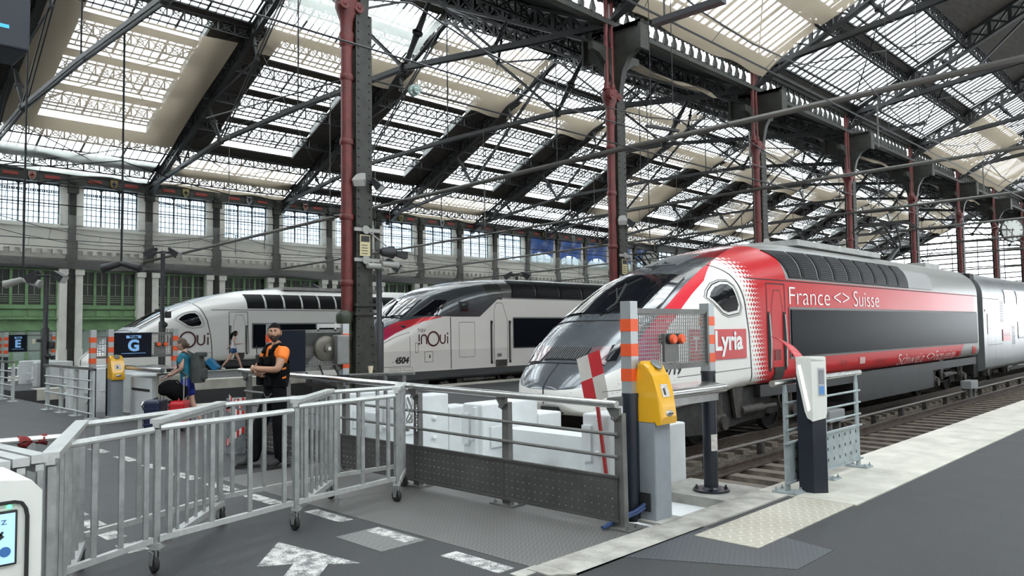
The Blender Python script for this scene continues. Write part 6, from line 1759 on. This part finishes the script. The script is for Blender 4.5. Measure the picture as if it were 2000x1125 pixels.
def guard():
    o = Vector((-9.06, 4.95, .004)); T = Matrix.Translation(o) @ Matrix.Scale(1.02, 4)
    t = thing('person', 'security guard in orange polo and black vest standing with arms crossed', 'person', o)
    J = dict(pel=(0,-.01,.97,(.115,.082)), sp=(0,0,1.12,(.115,.085)), ch=(0,.005,1.30,(.14,.095)), up=(0,.015,1.43,(.115,.078)), nb=(0,.012,1.51,.066), nk=(.01,.0,1.585,.058),
             sl=(.175,.015,1.455,.066), el=(.262,-.115,1.215,.050), wl=(.03,-.305,1.235,.032),
             sr=(-.175,.015,1.455,.066), er=(-.262,-.125,1.20,.050), wr=(.0,-.245,1.165,.032),
             hl=(.095,0,.90,.072), kl=(.090,.005,.50,.050), al=(.060,.050,.10,.036), hr=(-.095,-.01,.90,.072), kr=(-.150,-.125,.50,.050), ar=(-.195,-.15,.10,.042))
    E_ = [('pel','sp'),('sp','ch'),('ch','up'),('up','nb'),('nb','nk'),('up','sl'),('sl','el'),('el','wl'),('up','sr'),('sr','er'),('er','wr'),('pel','hl'),('hl','kl'),('kl','al'),('pel','hr'),('hr','kr'),('kr','ar')]
    body = skin_mesh(J, E_, 'pel')
    body = join(body, hand((.03,-.305,1.235), (-1,.12,.05), (.1,1,-.25), 1, 1.0, .45))
    body = join(body, hand((.0,-.245,1.165), (1,-.08,.28), (-.1,.9,.3), -1, 1.0, .35))
    HM = Matrix.Translation((.015,-.025,1.672)) @ Matrix.Rotation(math.radians(50), 4, 'Z') @ Matrix.Rotation(math.radians(-3), 4, 'X')
    body = join(body, head_mesh().xform(HM))
    bo = body.xform(T).build('body', skin_tan, t)
    face_parts(bo, T @ HM, hair_k)
    hc = lambda th, ph: (ph > .52 and abs(th) < 1.0) or (abs(th) >= 1.0 and ph > .52 - (abs(th)-1.0)*.55 and ph > -.35)
    cap(None, hc, .008).xform(T @ HM).build('hair', hair_k, bo)
    bc = lambda th, ph: (ph < -.30 and ph > -1.35 and abs(th) < 1.45) and not (abs(th) < .20 and -.66 < ph < -.46) and (ph < -.62 or abs(th) > .62 or (-.46 <= ph < -.34 and abs(th) < .34) or (abs(th) > .24 and ph < -.40))
    cap(None, bc, .0035).xform(T @ HM).build('beard', mat('beard_dark', (.035,.022,.018), .75, bump=.4, bscale=150), bo)
    polo = skin_mesh(dict(pel=(0,-.01,.93,(.172,.128)), sp=(0,0,1.12,(.158,.122)), ch=(0,.005,1.30,(.186,.136)), up=(0,.015,1.43,(.148,.106)), nb=(.004,.010,1.525,.074),
        sl=(.180,.015,1.452,.080), ml=(.232,-.055,1.325,.072), sr=(-.180,.015,1.452,.080), mr=(-.232,-.06,1.32,.072)), [('pel','sp'),('sp','ch'),('ch','up'),('up','nb'),('up','sl'),('sl','ml'),('up','sr'),('sr','mr')], 'pel')
    polo.xform(T).build('polo_shirt', mat('polo_orange', (.85,.20,.018), .7, var=.12, scale=6, bump=.2, bscale=14), t)
    # vest: body tube with shoulder straps, open at the sides under the arms
    def ves(u, v):
        z = 1.00 + .47*v; a = 2*PI*u
        rx = .178 + .030*math.sin(min(1, v*1.2)*PI*.55); ry = .140 + .018*math.sin(v*PI*.6)
        if v > .62:
            q = (v-.62)/.38; rx *= 1 - .30*q; ry *= 1 - .18*q
        w = .006*math.sin(5*a+9*v)
        return (( rx+w)*math.cos(a), .005+(ry+w)*math.sin(a), z)
    v = MB(); v.smooth = True
    for i in range(40):
        for j in range(16):
            a = 2*PI*(i+.5)/40; vv = (j+.5)/16
            if vv > .60 and abs(math.cos(a)) > .80: continue
            if vv > .78 and abs(math.cos(a)) < .34: continue
            k = len(v.v); v.v += [ves(x/40, y/16) for x, y in ((i,j),(i+1,j),(i+1,j+1),(i,j+1))]; v.face((k,k+1,k+2,k+3))
    for s in (-1, 1): v.tube([(s*.085,-.125,1.42),(s*.10,-.07,1.50),(s*.105,.0,1.525),(s*.10,.07,1.49),(s*.085,.115,1.42)], .026, 8)
    vo = v.xform(T).build('vest', cloth_k, t)
    p = MB()
    for x, z, w, h in ((-.09,1.32,.09,.11),(.09,1.33,.09,.10),(-.10,1.08,.11,.12),(.10,1.08,.11,.12)): p.bbox(x-w/2, x+w/2, -.185, -.135, z-h/2, z+h/2, .012)
    p.xform(T).build('vest_pocket', cloth_k, vo)
    r = MB(); r.bbox(-.115,-.065,-.215,-.18,1.30,1.40,.008); r.tube([(-.10,-.2,1.40),(-.115,-.20,1.52)], .006, 6); r.xform(T).build('radio', rubber, vo)
    g = MB()
    for z in (1.10, 1.21): g.prism([(-.02,z),(.03,z+.012),(.03,z+.035),(-.02,z+.02)], 'X', .196, .205)
    g.xform(T).build('vest_lacing', mat('polo_orange', (0,0,0)), vo)
    tr = skin_mesh(dict(w=(0,-.004,1.14,(.160,.122)), pel=(0,-.01,.97,(.176,.130)), hl=(.096,0,.88,.112), kl=(.090,.005,.50,.092), al=(.060,.050,.05,.086), hr=(-.096,-.01,.88,.112), kr=(-.165,-.130,.50,.092), ar=(-.232,-.185,.05,.086)),
        [('w','pel'),('pel','hl'),('hl','kl'),('kl','al'),('pel','hr'),('hr','kr'),('kr','ar')], 'pel')
    to = tr.xform(T).build('trousers', cloth_k, t)
    b = MB(); b.lathe([(.163,-.02),(.167,-.02),(.167,.02),(.163,.02)], (0,0,0), 'Z', 28); b.xform(Matrix.Translation((0,-.008,1.03)) @ Matrix.Diagonal((1,.76,1,1))); b.xform(T).build('belt', rubber, to)
    c = MB(); P = [(-.05+.2*u, -.135-.01*math.sin(u*PI), .93-.055*math.sin(u*PI)) for u in [i/22 for i in range(23)]]
    for i, (a, q) in enumerate(zip(P, P[1:])): c.bar(a, q, .010, .004, (0,0,1) if i % 2 else (0,1,0))
    c.xform(T).build('key_chain', steel_m, to)
    for A, toe in (((.060,.050), (.05,-.18)), ((-.235,-.19), (-.33,-.40))):
        a = Vector((*A, 0)); d = (Vector((*toe, 0)) - a).normalized(); s_ = Vector((-d.y, d.x, 0))
        bt = skin_mesh(dict(top=(*(a+Vector((0,0,.30))), .062), ank=(*(a+Vector((0,0,.13))), .060), heel=(*(a-d*.045+Vector((0,0,.05))), (.045,.05)), mid=(*(a+d*.09+Vector((0,0,.055))), (.05,.045)), toe=(*(a+d*.19+Vector((0,0,.042))), (.046,.036))), [('top','ank'),('ank','heel'),('ank','mid'),('mid','toe')], 'ank')
        sole = MB(); R = Matrix((( d.x, s_.x, 0, a.x),(d.y, s_.y, 0, a.y),(0,0,1,0),(0,0,0,1)))
        sole.prism([(-.10,-.035),(-.10,.035),(.02,.038),(.14,.05),(.225,.035),(.24,0),(.225,-.035),(.14,-.05),(.02,-.038)], 'Z', 0, .03); sole.xform(R)
        bo2 = bt.xform(T).build('boot', rubber, t); sole.xform(T).build('boot_sole', rubber, bo2)
guard()

def suitcase(c, w, d, h, yaw, col, lab, handle=True, tilt=0.0, name='suitcase', shell_rough=.35):
    c = Vector(c); t = thing(name, lab, 'suitcase', c)
    M = Matrix.Translation(c) @ Matrix.Rotation(yaw, 4, 'Z') @ Matrix.Rotation(tilt, 4, 'X')
    m_ = mat('suitcase_%s' % lab.split()[0], col, shell_rough, var=.1)
    b = MB(); b.bbox(-w/2, w/2, -d/2, d/2, .05, h, .045)
    so = b.xform(M).build('shell', m_, t)
    r = MB()
    for i in range(5): z = .13+(h-.2)*i/4; r.bbox(-w/2-.004, w/2+.004, -d/2-.004, d/2+.004, z-.012, z+.012, .003)
    r.xform(M).build('rib', m_, so)
    for sx in (-1, 1):
        for sy in (-1, 1):
            q = MB(); q.lathe([(.01,-.012),(.026,-.012),(.026,.012),(.01,.012)], (sx*(w/2-.05), sy*(d/2-.045), .026), 'X', 14); q.box(sx*(w/2-.05)-.018, sx*(w/2-.05)+.018, sy*(d/2-.045)-.012, sy*(d/2-.045)+.012, .03, .055); q.xform(M).build('wheel', rubber, t)
    if handle:
        q = MB()
        for sx in (-.08, .08): q.tube([(sx, d/2-.04, h-.02), (sx, d/2-.04, h+.40)], .011, 6)
        q.tube([(-.10, d/2-.04, h+.40), (.10, d/2-.04, h+.40)], .017, 8); q.xform(M).build('pull_handle', steel_m, t)
    q = MB(); q.tube([(-.07,0,h),(-.06,0,h+.025),(.06,0,h+.025),(.07,0,h)], .010, 6); q.xform(M).build('carry_handle', m_, so)
    return t
YAW_T = math.radians(-44)
def traveller():
    o = Vector((-14.22, 6.00, 0)); T = Matrix.Translation(o) @ Matrix.Rotation(YAW_T, 4, 'Z') @ Matrix.Scale(.935, 4)
    t = thing('person', 'traveller in teal shirt and blue shorts pushing suitcases leftwards', 'person', o)
    L = .06                                                        # lean forward
    J = dict(pel=(0,0,.93,(.115,.082)), sp=(0,-.02,1.08,(.105,.078)), ch=(0,-.045,1.26,(.13,.09)), up=(0,-.055,1.39,(.105,.072)), nb=(0,-.055,1.46,.052), nk=(0,-.075,1.53,.048),
             sl=(.160,-.055,1.40,.055), el=(.215,-.03,1.15,.042), wl=(.13,-.24,1.03,.029), sr=(-.160,-.055,1.40,.055), er=(-.20,-.22,1.18,.042), wr=(-.15,-.47,.96,.029),
             hl=(.09,0,.88,.075), kl=(.09,-.06,.48,.058), al=(.09,.06,.09,.040), fl=(.09,-.06,.035,.034), hr=(-.09,0,.88,.075), kr=(-.09,.06,.48,.058), ar=(-.09,.22,.13,.040), fr_=(-.09,.14,.04,.034))
    E_ = [('pel','sp'),('sp','ch'),('ch','up'),('up','nb'),('nb','nk'),('up','sl'),('sl','el'),('el','wl'),('up','sr'),('sr','er'),('er','wr'),('pel','hl'),('hl','kl'),('kl','al'),('al','fl'),('pel','hr'),('hr','kr'),('kr','ar'),('ar','fr_')]
    body = skin_mesh(J, E_, 'pel')
    body = join(body, hand((.13,-.24,1.03), (-.35,-1,-.15), (0,.1,-1), -1, .95, .8)); body = join(body, hand((-.15,-.47,.96), (.1,-1,-.25), (0,.1,-1), 1, .95, .8))
    HM = Matrix.Translation((0,-.115,1.615)) @ Matrix.Rotation(math.radians(6), 4, 'X')
    body = join(body, head_mesh().xform(HM))
    bo = body.xform(T).build('body', skin_fair, t); face_parts(bo, T @ HM, hair_b)
    hc = lambda th, ph: (ph > .55 and abs(th) < .9) or (abs(th) >= .9 and ph > .45-(abs(th)-.9)*.75)
    hr_ = cap(None, hc, .010); hr_ = join(hr_, MB().ball((0,.115,-.03), .035, 10, (.8,1,1.3))); hr_.xform(T @ HM).build('hair', hair_b, bo)
    teal = mat('teal_cotton', (.008,.135,.205), .8, var=.15, scale=5, bump=.25, bscale=12)
    sh = skin_mesh(dict(pel=(0,.0,.84,(.168,.128)), sp=(0,-.02,1.06,(.150,.118)), ch=(0,-.045,1.26,(.172,.126)), up=(0,-.055,1.39,(.135,.098)), nb=(0,-.055,1.455,.062), sl=(.168,-.055,1.395,.072), ml=(.200,-.095,1.23,.072), sr=(-.168,-.055,1.395,.072), mr=(-.195,-.14,1.25,.072)), [('pel','sp'),('sp','ch'),('ch','up'),('up','nb'),('up','sl'),('sl','ml'),('up','sr'),('sr','mr')], 'sp')
    so = sh.xform(T).build('t_shirt', teal, t)
    p = MB()
    for z, w in ((1.27,.16),(1.235,.12)): p.bbox(-w/2, w/2, -.186, -.166, z-.009, z+.009, .003)
    p.xform(T).build('shirt_print', mat('print_white', (.55,.62,.66), .6), so)
    sr = skin_mesh(dict(w=(0,-.01,1.05,(.150,.112)), pel=(0,0,.90,(.165,.125)), hl=(.092,-.005,.80,.105), kl=(.092,-.035,.58,.098), hr=(-.092,.005,.80,.105), kr=(-.092,.040,.58,.098)), [('w','pel'),('pel','hl'),('hl','kl'),('pel','hr'),('hr','kr')], 'pel')
    sr.xform(T).build('shorts', mat('shorts_blue', (.004,.018,.20), .75), t)
    for a, y in ((.09,-.01), (-.09,.17)):
        s = skin_mesh(dict(h=(a,y+.06,.05,.045), m=(a,y-.04,.05,(.045,.040)), t=(a,y-.13,.04,(.042,.032))), [('h','m'),('m','t')], 'm'); s.xform(T).build('shoe', mat('shoe_white', (.66,.66,.64), .6), t)
    # backpack worn on the back
    k = thing('backpack', 'dark grey backpack on the back of the teal shirted traveller', 'backpack', T @ Vector((0,.18,1.2)))
    b = MB(); b.smooth = True
    b.grid(lambda u, v: ((.155-.02*v)*math.copysign(abs(math.cos(2*PI*u))**.6, math.cos(2*PI*u)), .19+.02*(1-v)+(.105+.03*math.sin(PI*min(v*1.3,1)))*math.copysign(abs(math.sin(2*PI*u))**.6, math.sin(2*PI*u)), .86+.56*v), 28, 14)
    b.smooth = False; b.poly([((.155)*math.cos(2*PI*i/28), .21+.10*math.sin(2*PI*i/28), .86) for i in range(28)]); b.poly([((.135)*math.cos(2*PI*i/28), .19+.10*math.sin(2*PI*i/28), 1.42) for i in range(28)])
    gm = mat('backpack_grey', (.050,.055,.052), .8, var=.35, scale=6, bump=.3, bscale=15)
    b.xform(T).build('sack', gm, k)
    q = MB(); q.bbox(-.11, .11, .29, .37, .92, 1.14, .03); q.bbox(-.13,.13,.17,.35,1.36,1.46,.03); q.xform(T).build('pocket', gm, k)
    for s in (-1, 1): q = MB(); q.tube([(s*.09,.12,1.40),(s*.11,-.04,1.475),(s*.115,-.155,1.36),(s*.14,-.135,1.15),(s*.15,.08,.98)], .018, 6); q.xform(T).build('strap', gm, k)
traveller()
suitcase((-13.80, 5.69, 0), .40, .26, .53, YAW_T+.1, (.50,.012,.018), 'red hard shell suitcase pushed by the teal shirted traveller')
suitcase((-14.11, 5.40, 0), .44, .28, .55, YAW_T+.05, (.012,.020,.055), 'navy hard shell suitcase beside the red one')
t = thing('duffel_bag', 'black soft bag resting on top of the navy and red suitcases', 'bag', (-13.8, 5.72, .55))
b = MB(); b.smooth = True; b.grid(lambda u, v: (lambda a, w: (w*.26, .14*math.cos(a)*(1-abs(w)**3.5)**.5, .02+.15*math.sin(a)*(1-abs(w)**3.5)**.5+.02*math.sin(5*w+2*a)))(2*PI*u, 2*v-1), 20, 14)
b.xform(Matrix.Translation((-13.88, 5.60, .69)) @ Matrix.Rotation(YAW_T+PI/2+.6, 4, 'Z') @ Matrix.Rotation(.35, 4, 'Y')).build('bag_body', cloth_k, t)
b = MB(); b.tube([(-14.03,5.53,.79),(-13.94,5.55,.88),(-13.82,5.65,.88),(-13.76,5.71,.79)], .014, 6); b.build('bag_strap', cloth_k, t)

def far_woman():
    o = Vector((-29.85, 14.45, .18)); yaw = math.radians(136); T = Matrix.Translation(o) @ Matrix.Rotation(yaw, 4, 'Z') @ Matrix.Scale(.93, 4)
    t = thing('person', 'woman in white top and denim shorts striding past the far left train', 'person', o)
    J = dict(pel=(0,0,.93,(.11,.08)), sp=(0,-.02,1.08,(.10,.078)), ch=(0,-.04,1.25,(.12,.088)), up=(0,-.045,1.38,(.110,.080)), nb=(0,-.045,1.45,.048), nk=(0,-.06,1.52,.045),
             sl=(.145,-.045,1.385,.048), el=(.18,.10,1.15,.038), wl=(.20,.30,1.0,.027), sr=(-.145,-.045,1.385,.048), er=(-.19,-.12,1.15,.038), wr=(-.13,-.34,1.16,.027),
             hl=(.085,0,.87,.092), kl=(.085,-.20,.50,.060), al=(.085,-.32,.10,.038), fl=(.085,-.44,.06,.03), hr=(-.085,0,.87,.092), kr=(-.085,.16,.50,.060), ar=(-.085,.45,.20,.038), fr_=(-.085,.42,.07,.03))
    E_ = [('pel','sp'),('sp','ch'),('ch','up'),('up','nb'),('nb','nk'),('up','sl'),('sl','el'),('el','wl'),('up','sr'),('sr','er'),('er','wr'),('pel','hl'),('hl','kl'),('kl','al'),('al','fl'),('pel','hr'),('hr','kr'),('kr','ar'),('ar','fr_')]
    body = skin_mesh(J, E_, 'pel'); body = join(body, hand((.20,.30,1.0), (.1,.4,-1), (0,1,.2), 1, .9, .9)); body = join(body, hand((-.13,-.34,1.16), (.3,-1,.2), (0,.2,-1), 1, .9, .6))
    HM = Matrix.Translation((0,-.08,1.60)) @ Matrix.Rotation(math.radians(8), 4, 'X'); body = join(body, head_mesh().xform(HM))
    bo = body.xform(T).build('body', skin_fair, t); face_parts(bo, T @ HM, hair_k)
    hc = lambda th, ph: (ph > .50 and abs(th) < .9) or (abs(th) >= .9 and ph > -1.0)
    h = cap(None, hc, .012); h.tube([(0,.09,.03),(0,.15,-.06),(0,.16,-.18),(0,.15,-.30)], [.05,.06,.055,.02], 10); h.xform(T @ HM).build('hair', hair_k, bo)
    sh = skin_mesh(dict(pel=(0,.0,.98,(.142,.112)), sp=(0,-.02,1.09,(.128,.102)), ch=(0,-.04,1.25,(.152,.115)), up=(0,-.045,1.36,(.118,.088)), sl=(.135,-.045,1.38,.055), sr=(-.135,-.045,1.38,.055)), [('pel','sp'),('sp','ch'),('ch','up'),('up','sl'),('up','sr')], 'sp')
    sh.xform(T).build('white_top', mat('cotton_white', (.62,.62,.62), .8), t)
    s = skin_mesh(dict(w=(0,-.01,1.08,(.140,.108)), pel=(0,0,.93,(.158,.12)), hl=(.088,-.01,.84,.105), kl=(.088,-.08,.72,.098), hr=(-.088,.01,.84,.105), kr=(-.088,.06,.72,.098)), [('w','pel'),('pel','hl'),('hl','kl'),('pel','hr'),('hr','kr')], 'pel')
    s.xform(T).build('denim_shorts', mat('denim_blue', (.025,.075,.19), .8, var=.3, scale=14), t)
    for a, y, z in ((.085,-.38,.055), (-.085,.42,.10)):
        q = skin_mesh(dict(h=(a,y+.08,z,.045), m=(a,y-.02,z,(.045,.040)), t=(a,y-.11,z-.01,(.042,.032))), [('h','m'),('m','t')], 'm'); q.xform(T).build('shoe', mat('shoe_white', (0,0,0)), t)
    return T
TW = far_woman()
p = TW @ Vector((.24, .72, 0))
suitcase((p.x, p.y, .18), .40, .25, .60, math.radians(136), (.010,.17,.36), 'bright blue suitcase pulled tilted behind the striding woman', True, -.75)
